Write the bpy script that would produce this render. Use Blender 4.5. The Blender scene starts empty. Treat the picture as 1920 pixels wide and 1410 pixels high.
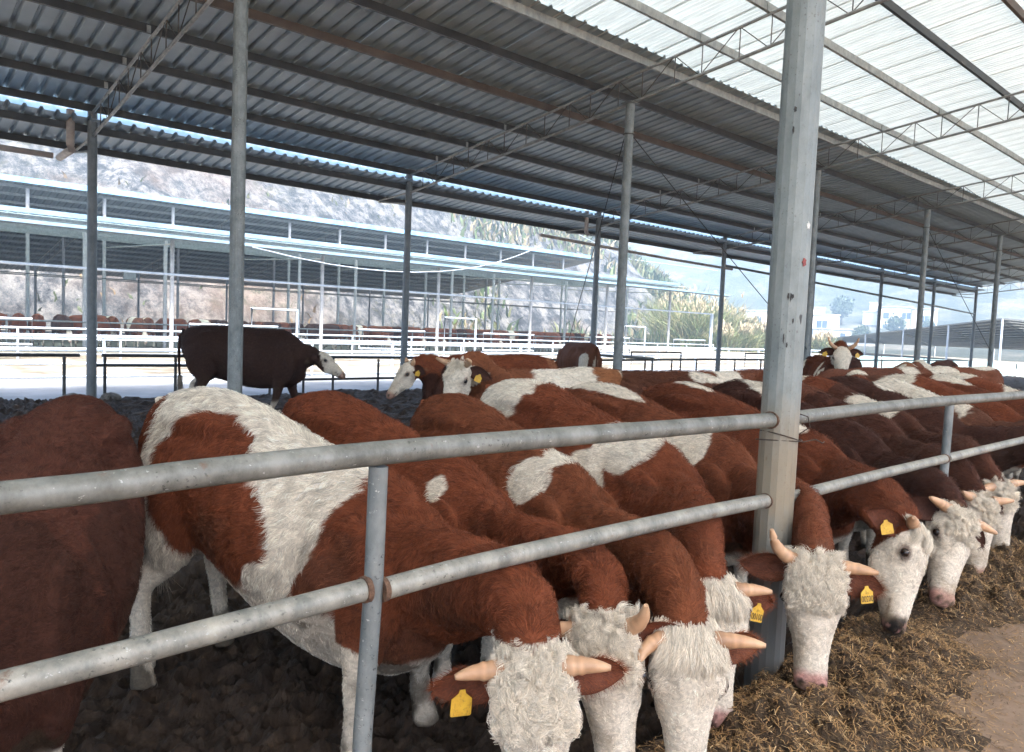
import bpy, bmesh, math, random
import numpy as np
from mathutils import Vector, Matrix

random.seed(7)
rng = np.random.default_rng(7)
SC = bpy.context.scene
COL = SC.collection
R = math.radians

# ------------------------------------------------------------------ camera
PITCH, ROLL, YAW = R(3.7235), R(2.3158), R(41.7904)
CAMZ = 1.6
fwv = Vector((math.sin(YAW) * math.cos(PITCH), math.cos(YAW) * math.cos(PITCH), -math.sin(PITCH)))
rt = Vector((math.cos(YAW), -math.sin(YAW), 0))
upv = rt.cross(fwv)
r2 = math.cos(ROLL) * rt + math.sin(ROLL) * upv
u2 = -math.sin(ROLL) * rt + math.cos(ROLL) * upv
cam = bpy.data.cameras.new('camera')
cam.sensor_width = 36
cam.lens = 1404.1 / 1920 * 36
cam.clip_start = 0.05
cam.clip_end = 3000
cam_ob = bpy.data.objects.new('camera', cam)
COL.objects.link(cam_ob)
m = Matrix((r2, u2, -fwv)).transposed().to_4x4()
m.translation = (0, 0, CAMZ)
cam_ob.matrix_world = m
SC.camera = cam_ob

# ------------------------------------------------------------------ light
SUN_EL, SUN_AZ = R(58), R(200)          # azimuth measured from +y towards +x
w = bpy.data.worlds.new('World')
SC.world = w
w.use_nodes = True
nt = w.node_tree
sky = nt.nodes.new('ShaderNodeTexSky')
sky.sky_type = 'NISHITA'
sky.sun_disc = False
sky.sun_elevation = SUN_EL
sky.sun_rotation = SUN_AZ
sky.air_density = 1.0
sky.dust_density = 7.0
sky.ozone_density = 1.0
bg = nt.nodes['Background']
bg.inputs['Strength'].default_value = 0.15
nt.links.new(sky.outputs['Color'], bg.inputs['Color'])
sun = bpy.data.lights.new('sun', 'SUN')
sun.energy = 3.2
sun.angle = R(10)
sun.color = (1.0, 0.945, 0.87)
sun_ob = bpy.data.objects.new('sun', sun)
COL.objects.link(sun_ob)
sd = Vector((math.sin(SUN_AZ) * math.cos(SUN_EL), math.cos(SUN_AZ) * math.cos(SUN_EL), math.sin(SUN_EL)))
sun_ob.rotation_euler = sd.to_track_quat('Z', 'Y').to_euler()
SC.view_settings.view_transform = 'Standard'
SC.view_settings.look = 'None'
SC.view_settings.exposure = 2.68
SC.view_settings.gamma = 1
SC.view_settings.use_curve_mapping = False
SC.render.engine = 'CYCLES'
cy = SC.cycles
cy.use_denoising = True
cy.max_bounces = 7
cy.diffuse_bounces = 5
cy.glossy_bounces = 3
cy.transmission_bounces = 5
cy.transparent_max_bounces = 8
cy.volume_bounces = 0
cy.volume_max_steps = 64
cy.caustics_reflective = False
cy.caustics_refractive = False
cy.sample_clamp_indirect = 8
cy.use_adaptive_sampling = True
cy.adaptive_threshold = 0.015
try:
    SC.cycles_curves.shape = 'RIBBONS'
    SC.cycles_curves.subdivisions = 2
except Exception:
    pass

# ------------------------------------------------------------------ helpers
def tag(o, label=None, cat=None, group=None, kind=None):
    if label: o['label'] = label
    if cat: o['category'] = cat
    if group: o['group'] = group
    if kind: o['kind'] = kind
    return o

def empty(name, loc=(0, 0, 0), rz=0.0):
    o = bpy.data.objects.new(name, None)
    COL.objects.link(o)
    o.location = loc
    o.rotation_euler = (0, 0, rz)
    o.empty_display_size = 0.2
    return o

def mesh_obj(name, verts, faces, mat=None, parent=None, smooth=False, loc=None):
    me = bpy.data.meshes.new(name)
    me.from_pydata([tuple(v) for v in verts], [], [tuple(f) for f in faces])
    if smooth:
        me.polygons.foreach_set('use_smooth', [True] * len(me.polygons))
    if mat: me.materials.append(mat)
    me.update()
    o = bpy.data.objects.new(name, me)
    COL.objects.link(o)
    if parent: o.parent = parent
    if loc is not None: o.location = loc
    return o

def np_mesh(name, V, F, mat=None, parent=None, smooth=True):
    """quads or tris as numpy arrays"""
    me = bpy.data.meshes.new(name)
    V = np.asarray(V, np.float32); F = np.asarray(F, np.int32)
    k = F.shape[1]
    me.vertices.add(len(V)); me.vertices.foreach_set('co', V.ravel())
    me.loops.add(F.size); me.loops.foreach_set('vertex_index', F.ravel())
    me.polygons.add(len(F))
    me.polygons.foreach_set('loop_start', np.arange(0, F.size, k, dtype=np.int32))
    me.polygons.foreach_set('use_smooth', np.full(len(F), smooth))
    if mat: me.materials.append(mat)
    me.update(calc_edges=True); me.validate()
    o = bpy.data.objects.new(name, me)
    COL.objects.link(o)
    if parent: o.parent = parent
    return o

def set_col(me, C, name='col'):
    a = me.attributes.new(name, 'FLOAT_COLOR', 'POINT')
    c = np.ones((len(C), 4), np.float32); c[:, :3] = C
    a.data.foreach_set('color', c.ravel())

def inst(src, name, parent=None, loc=None, rot=None, scale=None):
    o = bpy.data.objects.new(name, src.data)
    COL.objects.link(o)
    if parent: o.parent = parent
    if loc is not None: o.location = loc
    if rot is not None: o.rotation_euler = rot
    if scale is not None: o.scale = scale
    return o

class MB:
    """collects boxes, tubes and prisms for ONE mesh object"""
    def __init__(s): s.v = []; s.f = []
    def add(s, vs, fs):
        b = len(s.v); s.v += [tuple(v) for v in vs]; s.f += [tuple(i + b for i in f) for f in fs]; return s
    def box(s, a, b):
        (x0, y0, z0), (x1, y1, z1) = a, b
        vs = [(x0, y0, z0), (x1, y0, z0), (x1, y1, z0), (x0, y1, z0), (x0, y0, z1), (x1, y0, z1), (x1, y1, z1), (x0, y1, z1)]
        return s.add(vs, [(3, 2, 1, 0), (4, 5, 6, 7), (0, 1, 5, 4), (1, 2, 6, 5), (2, 3, 7, 6), (3, 0, 4, 7)])
    def tube(s, pts, r, n=8, phase=0.0, caps=True):
        P = [Vector(p) for p in pts]; rs = r if isinstance(r, (list, tuple)) else [r] * len(P)
        vs = []
        for i, p in enumerate(P):
            t = (P[min(i + 1, len(P) - 1)] - P[max(i - 1, 0)]).normalized()
            a = Vector((0, 0, 1)) if abs(t.z) < 0.9 else Vector((1, 0, 0))
            x = t.cross(a).normalized(); y = x.cross(t).normalized()
            for k in range(n):
                an = 2 * math.pi * k / n + phase
                vs.append(p + (x * math.cos(an) + y * math.sin(an)) * rs[i])
        fs = []
        for i in range(len(P) - 1):
            for k in range(n):
                fs.append((i * n + k, i * n + (k + 1) % n, (i + 1) * n + (k + 1) % n, (i + 1) * n + k))
        if caps:
            fs.append(tuple(range(n - 1, -1, -1))); fs.append(tuple((len(P) - 1) * n + k for k in range(n)))
        # outward winding
        fs = [tuple(reversed(f)) for f in fs]
        return s.add(vs, fs)
    def build(s, name, mat, parent=None, smooth=False, loc=None):
        o = mesh_obj(name, s.v, s.f, mat, parent, smooth, loc)
        if smooth:
            try: o.data.set_sharp_from_angle(angle=R(40))
            except Exception: pass
        return o

# vectorised value noise ---------------------------------------------------
_T = rng.random((64, 64, 64)).astype(np.float32)
def vnoise(P, f=1.0, seed=0):
    P = np.asarray(P, np.float64) * f + np.array([seed * 17.31 + 100, seed * 5.77 + 100, seed * 11.93 + 100])
    i = np.floor(P).astype(int); t = P - i; t = t * t * (3 - 2 * t)
    out = 0
    for dx in (0, 1):
        for dy in (0, 1):
            for dz in (0, 1):
                wgt = (t[:, 0] if dx else 1 - t[:, 0]) * (t[:, 1] if dy else 1 - t[:, 1]) * (t[:, 2] if dz else 1 - t[:, 2])
                out = out + wgt * _T[(i[:, 0] + dx) % 64, (i[:, 1] + dy) % 64, (i[:, 2] + dz) % 64]
    return out * 2 - 1
def fbm(P, f=1.0, o=4, seed=0, g=0.5):
    s = 0; a = 1; tot = 0
    for k in range(o):
        s = s + a * vnoise(P, f * 2 ** k, seed + k); tot += a; a *= g
    return s / tot
def sstep(a, b, x):
    t = np.clip((x - a) / (b - a), 0, 1); return t * t * (3 - 2 * t)

# ------------------------------------------------------------------ materials
def new_mat(name):
    m = bpy.data.materials.new(name); m.use_nodes = True
    return m, m.node_tree.nodes, m.node_tree.links, m.node_tree.nodes['Principled BSDF']

def ramp(n, l, src, stops):
    c = n.new('ShaderNodeValToRGB')
    while len(c.color_ramp.elements) < len(stops): c.color_ramp.elements.new(0.5)
    for e, (p, col) in zip(c.color_ramp.elements, stops):
        e.position = p; e.color = (*col, 1)
    l.new(src, c.inputs['Fac']); return c.outputs['Color']

def noise(n, l, scale, detail=4, rough=0.6, vec=None, coord='Object', stretch=None, dist=0.0):
    tc = n.new('ShaderNodeTexCoord')
    src = tc.outputs[coord]
    if stretch:
        mp = n.new('ShaderNodeMapping'); mp.inputs['Scale'].default_value = stretch
        l.new(src, mp.inputs['Vector']); src = mp.outputs['Vector']
    t = n.new('ShaderNodeTexNoise')
    t.inputs['Scale'].default_value = scale; t.inputs['Detail'].default_value = detail
    t.inputs['Roughness'].default_value = rough; t.inputs['Distortion'].default_value = dist
    l.new(src, t.inputs['Vector'])
    return t.outputs['Fac']

def bump(n, l, h, strength=0.3, dist=0.01, prev=None):
    b = n.new('ShaderNodeBump'); b.inputs['Strength'].default_value = strength; b.inputs['Distance'].default_value = dist
    l.new(h, b.inputs['Height'])
    if prev: l.new(prev, b.inputs['Normal'])
    return b.outputs['Normal']

def mixc(n, l, fac, a, b, mode='MIX'):
    x = n.new('ShaderNodeMix'); x.data_type = 'RGBA'; x.blend_type = mode
    if isinstance(fac, float): x.inputs[0].default_value = fac
    else: l.new(fac, x.inputs[0])
    for k, v in ((6, a), (7, b)):
        if isinstance(v, tuple): x.inputs[k].default_value = (*v, 1)
        else: l.new(v, x.inputs[k])
    return x.outputs[2]

def simple(name, c1, c2, scale=6, rough=0.6, metal=0.0, bumps=0.0, bscale=40, stretch=None, detail=5, lo=0.35, hi=0.65, bdist=0.01):
    m, n, l, p = new_mat(name)
    f = noise(n, l, scale, detail, 0.62, stretch=stretch)
    l.new(ramp(n, l, f, [(lo, c1), (hi, c2)]), p.inputs['Base Color'])
    p.inputs['Roughness'].default_value = rough; p.inputs['Metallic'].default_value = metal
    if bumps:
        l.new(bump(n, l, noise(n, l, bscale, 6, 0.65, stretch=stretch), bumps, bdist), p.inputs['Normal'])
    return m

def galv(name, a, b, rust=0.0, spots=True, metal=0.25, rough=0.5, scale=7):
    """weathered galvanised steel: cloudy zinc, dark specks, pale splashes, rust"""
    m, n, l, p = new_mat(name)
    c = ramp(n, l, noise(n, l, scale, 6, 0.7, stretch=(1, 1, 0.6)), [(0.36, a), (0.66, b)])
    if spots:
        sp = ramp(n, l, noise(n, l, 70, 3, 0.6), [(0.60, (0, 0, 0)), (0.70, (1, 1, 1))])
        big = ramp(n, l, noise(n, l, 4, 2, 0.5), [(0.45, (0, 0, 0)), (0.62, (1, 1, 1))])
        k = mixc(n, l, 1.0, sp, big, 'MULTIPLY')
        c = mixc(n, l, k, c, tuple(x * 0.3 for x in a))
        sp2 = ramp(n, l, noise(n, l, 46, 4, 0.7, stretch=(1, 1, 1.4)), [(0.64, (0, 0, 0)), (0.69, (1, 1, 1))])
        c = mixc(n, l, sp2, c, (0.42, 0.42, 0.39))
    if rust:
        rs = ramp(n, l, noise(n, l, 9, 6, 0.75), [(0.68 - rust * 0.2, (0, 0, 0)), (0.80 - rust * 0.15, (1, 1, 1))])
        c = mixc(n, l, rs, c, (0.16, 0.075, 0.04))
    l.new(c, p.inputs['Base Color'])
    p.inputs['Metallic'].default_value = metal
    p.inputs['Roughness'].default_value = rough
    l.new(bump(n, l, noise(n, l, 60, 4, 0.7), 0.15, 0.004), p.inputs['Normal'])
    return m

M = {}
M['galv'] = galv('galvanised_steel', (0.13, 0.145, 0.145), (0.25, 0.265, 0.26), rust=0.12)
M['rail'] = galv('rail_steel', (0.115, 0.115, 0.10), (0.25, 0.25, 0.225), rust=0.34, scale=11)
M['rail_worn'] = galv('worn_rail_steel', (0.17, 0.17, 0.15), (0.40, 0.375, 0.32), rust=0.36, scale=9)
M['galv_grey'] = galv('grey_steel', (0.12, 0.135, 0.145), (0.20, 0.22, 0.23), spots=False)
M['truss'] = galv('truss_steel', (0.20, 0.21, 0.21), (0.36, 0.36, 0.34), rust=0.28, spots=False)
M['dark_steel'] = simple('dark_steel', (0.035, 0.036, 0.038), (0.07, 0.07, 0.07), 8, 0.55, 0.2)
M['rod'] = simple('rod_steel', (0.05, 0.05, 0.05), (0.14, 0.13, 0.12), 8, 0.6, 0.2)
M['purlin_dark'] = simple('shaded_purlin', (0.035, 0.039, 0.043), (0.062, 0.067, 0.072), 3, 0.5, 0.1)  # near-black tone puts the shade under the roof into the colour
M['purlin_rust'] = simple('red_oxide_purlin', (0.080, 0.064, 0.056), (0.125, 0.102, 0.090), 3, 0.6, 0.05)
M['purlin_light'] = galv('lit_purlin', (0.25, 0.27, 0.27), (0.45, 0.47, 0.46), spots=False)  # paler copy, light from the clear sheets put into the colour
M['sheet'] = simple('steel_roof_sheet', (0.29, 0.37, 0.43), (0.38, 0.465, 0.525), 1.3, 0.5, 0.05)
M['blue_trim'] = simple('blue_painted_steel', (0.10, 0.26, 0.46), (0.18, 0.36, 0.56), 2, 0.5)
def sky_strip_mat():  # added translucent strip standing in for blue sky in the eave gap
    m, n, l, p = new_mat('sky_blue_strip'); n.remove(p)
    d = n.new('ShaderNodeBsdfDiffuse'); t = n.new('ShaderNodeBsdfTranslucent'); mx = n.new('ShaderNodeMixShader')
    c = ramp(n, l, noise(n, l, 3, 4, 0.6), [(0.3, (0.66, 0.80, 0.90)), (0.7, (0.78, 0.88, 0.94))])
    l.new(c, d.inputs[0]); l.new(c, t.inputs[0]); mx.inputs[0].default_value = 0.75
    l.new(d.outputs[0], mx.inputs[1]); l.new(t.outputs[0], mx.inputs[2]); l.new(mx.outputs[0], n['Material Output'].inputs['Surface']); return m
M['sky_strip'] = sky_strip_mat()
M['white_pipe'] = simple('pale_pipe', (0.30, 0.36, 0.44), (0.42, 0.48, 0.56), 3, 0.5)
M['pvc'] = simple('stained_pvc', (0.30, 0.26, 0.24), (0.48, 0.42, 0.38), 6, 0.5)
M['wire'] = simple('rusty_wire', (0.035, 0.025, 0.02), (0.09, 0.06, 0.045), 20, 0.7, 0.3)
M['cable'] = simple('dark_cable', (0.02, 0.02, 0.022), (0.04, 0.04, 0.04), 10, 0.6)

def post_mat():
    m, n, l, p = new_mat('stained_post_steel')
    a, b = (0.145, 0.168, 0.166), (0.255, 0.283, 0.275)
    c = ramp(n, l, noise(n, l, 6, 7, 0.72, stretch=(1, 1, 0.45)), [(0.34, a), (0.66, b)])
    sp = ramp(n, l, noise(n, l, 95, 3, 0.6, stretch=(1, 1, 0.7)), [(0.61, (0, 0, 0)), (0.68, (1, 1, 1))])
    big = ramp(n, l, noise(n, l, 5, 3, 0.5), [(0.42, (0, 0, 0)), (0.60, (1, 1, 1))])
    c = mixc(n, l, mixc(n, l, 1.0, sp, big, 'MULTIPLY'), c, (0.10, 0.10, 0.095))
    fl = ramp(n, l, noise(n, l, 26, 2, 0.5, stretch=(1, 1, 0.35)), [(0.735, (0, 0, 0)), (0.75, (1, 1, 1))])
    c = mixc(n, l, fl, c, (0.05, 0.05, 0.05))
    # rusty tide mark where the rails are welded on, darker low down
    tc = n.new('ShaderNodeTexCoord'); sx = n.new('ShaderNodeSeparateXYZ'); l.new(tc.outputs['Object'], sx.inputs[0])
    nz = noise(n, l, 7, 5, 0.7, stretch=(1, 1, 0.5))
    ad = n.new('ShaderNodeMath'); ad.operation = 'MULTIPLY_ADD'; l.new(nz, ad.inputs[0]); ad.inputs[1].default_value = 0.5; l.new(sx.outputs['Z'], ad.inputs[2])
    mr = n.new('ShaderNodeMapRange'); mr.inputs[1].default_value = 0.6; mr.inputs[2].default_value = 2.4; l.new(ad.outputs[0], mr.inputs[0])
    st = ramp(n, l, mr.outputs[0], [(0.0, (0.15, 0.15, 0.15)), (0.12, (0.25, 0.25, 0.25)), (0.26, (0.75, 0.75, 0.75)), (0.42, (0.65, 0.65, 0.65)), (0.60, (0, 0, 0))])
    c = mixc(n, l, st, c, (0.26, 0.195, 0.115))
    lo = ramp(n, l, mr.outputs[0], [(0.08, (1, 1, 1)), (0.19, (0, 0, 0))])
    c = mixc(n, l, lo, c, (0.13, 0.125, 0.115))
    l.new(c, p.inputs['Base Color'])
    p.inputs['Metallic'].default_value = 0.15; p.inputs['Roughness'].default_value = 0.52
    l.new(bump(n, l, noise(n, l, 80, 4, 0.7), 0.2, 0.004), p.inputs['Normal'])
    return m
M['post'] = post_mat()

def trans_mat(name='translucent_roof_sheet', amt=0.165):
    m, n, l, p = new_mat(name)
    n.remove(p)
    c = ramp(n, l, noise(n, l, 2.2, 6, 0.75, stretch=(9, 0.35, 1)), [(0.30, (0.56, 0.60, 0.60)), (0.62, (0.84, 0.88, 0.87))])
    d = n.new('ShaderNodeBsdfDiffuse'); t = n.new('ShaderNodeBsdfTranslucent'); mx = n.new('ShaderNodeMixShader')
    l.new(c, d.inputs[0])
    t2 = mixc(n, l, 1.0, c, (0.70, 0.77, 0.80), 'MULTIPLY')
    l.new(t2, t.inputs[0]); mx.inputs[0].default_value = amt
    l.new(d.outputs[0], mx.inputs[1]); l.new(t.outputs[0], mx.inputs[2])
    l.new(mx.outputs[0], n['Material Output'].inputs['Surface'])
    return m
M['trans'] = trans_mat()
M['trans_bright'] = trans_mat('bright_roof_sheet', 0.8)
M['pale_steel'] = galv('pale_zinc_steel', (0.24, 0.25, 0.27), (0.38, 0.39, 0.41), spots=False)
# ------------------------------------------------------------------ setting: ground
AF, NF, NM, NB, S = 3.26, 1.758, 8.298, 14.817, 6.552
FLOOR = -0.22

def grid_patch(xs, ys, zf):
    X, Y = np.meshgrid(xs, ys); P = np.stack([X.ravel(), Y.ravel(), np.zeros(X.size)], 1)
    P[:, 2] = zf(P); nx, ny = len(xs), len(ys)
    i = np.arange(nx - 1)[None, :] + nx * np.arange(ny - 1)[:, None]; i = i.ravel()
    return P, np.stack([i, i + 1, i + 1 + nx, i + nx], 1)

M['earth'] = simple('earth', (0.16, 0.14, 0.11), (0.27, 0.25, 0.20), 0.15, 0.95, bumps=0.4, bscale=2)
M['path'] = simple('pale_concrete_path', (0.14, 0.15, 0.16), (0.23, 0.24, 0.25), 0.8, 0.9, bumps=0.2, bscale=8)
M['yard'] = simple('weedy_yard', (0.07, 0.06, 0.042), (0.24, 0.215, 0.18), 0.7, 0.95, bumps=0.6, bscale=6, lo=0.40, hi=0.60)

def alley_mat():
    m, n, l, p = new_mat('dusty_concrete')
    c = ramp(n, l, noise(n, l, 1.6, 8, 0.7), [(0.3, (0.13, 0.088, 0.060)), (0.55, (0.25, 0.17, 0.115)), (0.75, (0.34, 0.245, 0.175))])
    sp = ramp(n, l, noise(n, l, 60, 3, 0.6), [(0.60, (0, 0, 0)), (0.68, (1, 1, 1))])
    c = mixc(n, l, sp, c, (0.12, 0.08, 0.045))
    l.new(c, p.inputs['Base Color']); p.inputs['Roughness'].default_value = 0.9
    b1 = bump(n, l, noise(n, l, 35, 8, 0.75), 0.5, 0.012)
    l.new(b1, p.inputs['Normal']); return m
M['alley'] = alley_mat()

def mud_mat():
    m, n, l, p = new_mat('trampled_mud')
    c = ramp(n, l, noise(n, l, 9, 8, 0.72), [(0.3, (0.018, 0.0125, 0.009)), (0.55, (0.055, 0.037, 0.026)), (0.75, (0.125, 0.083, 0.055))])
    l.new(c, p.inputs['Base Color']); p.inputs['Roughness'].default_value = 0.72
    p.inputs['Specular IOR Level'].default_value = 0.2
    l.new(bump(n, l, noise(n, l, 30, 8, 0.75), 0.9, 0.03), p.inputs['Normal']); return m
M['mud'] = mud_mat()

o = mesh_obj('ground', [(-590, -590, -0.5), (590, -590, -0.5), (590, 590, -0.5), (-590, 590, -0.5)], [(0, 1, 2, 3)], M['earth']); tag(o, 'bare earth ground around the sheds', kind='structure')
hz_ = MB().box((-600, -600, -1.5), (600, 600, 132)).build('haze', None); tag(hz_, 'thin pale haze in the air over the valley', kind='stuff')
hm = bpy.data.materials.new('haze'); hm.use_nodes = True; hm.node_tree.nodes.remove(hm.node_tree.nodes['Principled BSDF'])
pv = hm.node_tree.nodes.new('ShaderNodeVolumePrincipled'); pv.inputs['Color'].default_value = (0.46, 0.68, 0.95, 1); pv.inputs['Density'].default_value = 0.0019
hm.node_tree.links.new(pv.outputs[0], hm.node_tree.nodes['Material Output'].inputs['Volume']); hz_.data.materials.append(hm)
o = MB().box((-60, -14, -0.49), (90, 1.70, 0.0)).build('feed_alley', M['alley']); tag(o, 'dusty brown concrete feeding alley floor', kind='structure')

def mud_h(P):
    near = 1 - sstep(6, 12, P[:, 1])
    h = 0.05 * fbm(P, 1.2, 2, 3) + 0.13 * np.abs(fbm(P, 4.5, 3, 5)) + 0.075 * np.maximum(0, fbm(P, 11, 2, 9) + .1) + 0.03 * fbm(P, 24, 2, 13)
    cs = 0.19; cc = np.floor(P[:, :2] / cs); hs = np.sin(cc[:, 0] * 127.1 + cc[:, 1] * 311.7) * 43758.5; hs = hs - np.floor(hs); h2 = np.sin(cc[:, 0] * 269.5 + cc[:, 1] * 183.3) * 43758.5; h2 = h2 - np.floor(h2)
    dx = P[:, 0] - (cc[:, 0] + .3 + .4 * hs) * cs; dy = P[:, 1] - (cc[:, 1] + .3 + .4 * h2) * cs
    rr_ = np.hypot(dx, dy * 1.3); h = h + (hs > .35) * (-.075 * np.exp(-(rr_ / .045) ** 2) + .030 * np.exp(-((rr_ - .075) / .022) ** 2))
    bank = 0.22 * np.exp(-((P[:, 1] - 14.6) / 0.7) ** 2)
    far = 0.10 * sstep(5, 14, P[:, 1])
    return FLOOR - 0.03 + h + bank * (0.6 + 0.6 * fbm(P, 0.8, 2, 7)) + far
xs = np.concatenate([np.arange(-12, -0.5, 0.25), np.arange(-0.5, 3.6, 0.018), np.arange(3.6, 12, 0.12), np.arange(12, 52, 0.5)])
ys = np.concatenate([np.arange(1.71, 5.2, 0.02), np.arange(5.2, 10, 0.09), np.arange(10, 15.3, 0.06)])
P, F = grid_patch(xs, ys, mud_h)
o = np_mesh('pen_floor', P, F, M['mud'], smooth=False); tag(o, 'dark trampled mud floor of the cattle pen', kind='structure')
o = MB().box((-60, 15.35, -0.49), (110, 22.2, -0.12)).build('concrete_path', M['path']); tag(o, 'pale bright concrete path behind the pen', kind='structure')
o = MB().box((-60, 22.2, -0.49), (110, 31.0, -0.16)).build('yard', M['yard']); tag(o, 'pale weedy yard in front of the far shed', kind='structure')
o = MB().box((-60, 31.0, -0.49), (110, 66, -0.05)).build('shed_floor', M['earth']); tag(o, 'brown earth floor under the far shed', kind='structure')

# ---- quarried hillside and far mountain
def rock_mat():
    m, n, l, p = new_mat('quarried_rock')
    big = noise(n, l, 0.05, 6, 0.62)
    fine = noise(n, l, 0.55, 10, 0.82, stretch=(1, 1, 0.55))
    mid = noise(n, l, 0.16, 6, 0.7, stretch=(1, 1, 0.6))
    c = ramp(n, l, fine, [(0.43, (0.020, 0.025, 0.032)), (0.48, (0.080, 0.088, 0.10)), (0.52, (0.155, 0.16, 0.165)), (0.61, (0.28, 0.278, 0.268))])
    c = mixc(n, l, 0.75, c, ramp(n, l, mid, [(0.36, (0.42, 0.45, 0.50)), (0.6, (1, 1, 1))]), 'MULTIPLY')
    tint = ramp(n, l, big, [(0.50, (0, 0, 0)), (0.66, (1, 1, 1))])
    c = mixc(n, l, mixc(n, l, 0.55, (0, 0, 0), tint), c, (0.22, 0.155, 0.11))
    sc = ramp(n, l, noise(n, l, 1.3, 8, 0.8), [(0.52, (0, 0, 0)), (0.60, (1, 1, 1))])
    sc2 = ramp(n, l, noise(n, l, 0.07, 4, 0.6), [(0.46, (0, 0, 0)), (0.60, (1, 1, 1))])
    c = mixc(n, l, mixc(n, l, 1.0, sc, sc2, 'MULTIPLY'), c, (0.07, 0.072, 0.045))
    l.new(c, p.inputs['Base Color']); p.inputs['Roughness'].default_value = 0.95
    b1 = bump(n, l, fine, 1.0, 1.4)
    l.new(bump(n, l, noise(n, l, 2.2, 6, 0.8), 0.8, 0.35, prev=b1), p.inputs['Normal']); return m
M['rock'] = rock_mat()
def hill_h(P):
    a, y = P[:, 0], P[:, 1]
    A = 27 * (1 - sstep(84, 134, a))
    yb = 66 + 3 * fbm(P, 0.05, 2, 11)
    t = np.clip((y - yb) / 30, 0, 1)
    prof = 0.75 * t ** 0.75 + 0.25 * sstep(0.2, 0.9, t)
    n1 = 1 - np.abs(fbm(P, 0.06, 4, 21)) * 2
    n2 = fbm(P, 0.25, 4, 31)
    return -0.3 + A * prof + (2.2 * n1 + 1.6 * n2) * np.clip(t * 4, 0, 1) * np.clip(A / 8, 0, 1) + 1.5 * t * fbm(P, 0.02, 2, 41)
P, F = grid_patch(np.arange(-70, 150, 0.8), np.arange(60, 112, 0.6), hill_h)
o = np_mesh('rocky_hillside', P, F, M['rock'], smooth=False); tag(o, 'pale quarried rock hillside behind the far shed', kind='structure')

def mount_mat():
    m, n, l, p = new_mat('wooded_mountain')
    f = noise(n, l, 0.055, 9, 0.78)
    c = ramp(n, l, f, [(0.36, (0.020, 0.032, 0.022)), (0.50, (0.055, 0.065, 0.045)), (0.60, (0.14, 0.135, 0.11)), (0.7, (0.27, 0.25, 0.22))])
    l.new(c, p.inputs['Base Color']); p.inputs['Roughness'].default_value = 1.0
    l.new(bump(n, l, noise(n, l, 0.25, 8, 0.8), 1.0, 3.0), p.inputs['Normal']); return m
M['mount'] = mount_mat()
def mount_h(P):
    D = np.hypot(P[:, 0], P[:, 1])
    az = np.degrees(np.arctan2(P[:, 0], P[:, 1]))
    return -0.4 + 1.8 * sstep(140, 180, D) + 3.6 * sstep(180, 240, D) + sstep(222, 440, D) * (78 + 26 * fbm(P, 0.008, 3, 3)) + sstep(215, 280, D) * (6 * fbm(P, 0.03, 4, 5))
th = np.radians(np.linspace(46, 108, 170)); rr = np.linspace(128, 470, 90)
T_, R_ = np.meshgrid(th, rr); P = np.stack([(R_ * np.sin(T_)).ravel(), (R_ * np.cos(T_)).ravel(), np.zeros(T_.size)], 1)
P[:, 2] = mount_h(P); nx = len(th)
i = (np.arange(nx - 1)[None, :] + nx * np.arange(len(rr) - 1)[:, None]).ravel()
o = np_mesh('distant_mountain', P, np.stack([i + nx, i + nx + 1, i + 1, i], 1), M['mount'], smooth=False); tag(o, 'hazy blue wooded mountain in the distance', kind='structure')

# ------------------------------------------------------------------ the feeding shed overhead
SLOPE = 0.128
def z_up(y): return 5.03 + SLOPE * (NB - y)        # top of truss = underside of purlins
def z_lo(y): return 4.60 + 0.122 * (NB - y)
PUR = 0.12
X0, X1 = -13.0, 50.2
shed = empty('cattle_shed', (AF, NF, 0)); tag(shed, 'long open cattle shed over the feeding cows, dark steel roof with a clear strip', 'shed')
def rel(p, root=None):
    b = (root or shed).location; return (p[0] - b[0], p[1] - b[1], p[2] - b[2])

def octpost(name, h, r0, r1, mat, parent, loc, n=8):
    vs = []; fs = []
    for z, r in ((0, r0), (h, r1)):
        for k in range(n):
            for dk in (-0.24, 0.24):
                an = 2 * math.pi * (k + 0.5) / n + dk * 0.9 * (2 * math.pi / n) * 1.0
                vs.append((r * math.cos(an), r * math.sin(an), z))
    q = 2 * n
    for k in range(q): fs.append((k, (k + 1) % q, q + (k + 1) % q, q + k))
    fs.append(tuple(range(q - 1, -1, -1))); fs.append(tuple(range(q, 2 * q)))
    return mesh_obj(name, vs, fs, mat, parent, False, loc)

# front, middle and back post rows
first = {}
for row, (yy, zt, r0) in {'f': (NF, z_lo(NF), 0.088), 'm': (NM, z_lo(NM), 0.082), 'b': (NB, z_up(NB) - 0.01, 0.082)}.items():
    for k in range(-2, 8):
        x = AF + k * S
        base = -0.30
        if (row, 0) not in first:
            p = octpost('post', zt - base, r0, r0 * 0.93, M['post'] if row == 'f' else M['galv'] if row == 'm' else M['galv_grey'], shed, rel((x, yy, base)))
            if row == 'f':
                # object origin at z = 0 so the stain sits at the rails
                for v in p.data.vertices: v.co.z += base
                p.location = rel((x, yy, 0))
            first[(row, 0)] = p
        else:
            q = first[(row, 0)]
            p = inst(q, 'post', shed, rel((x, yy, 0 if row == 'f' else base)))
            if row == 'f' and k == 0: near_post = p
        if row != 'f':
            pl = MB().box((-0.11, -0.11, 0), (0.11, 0.11, 0.012)).build('cap_plate', M['galv_grey'], p, loc=(0, 0, zt - base - 0.013)) if row == 'm' else None

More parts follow.
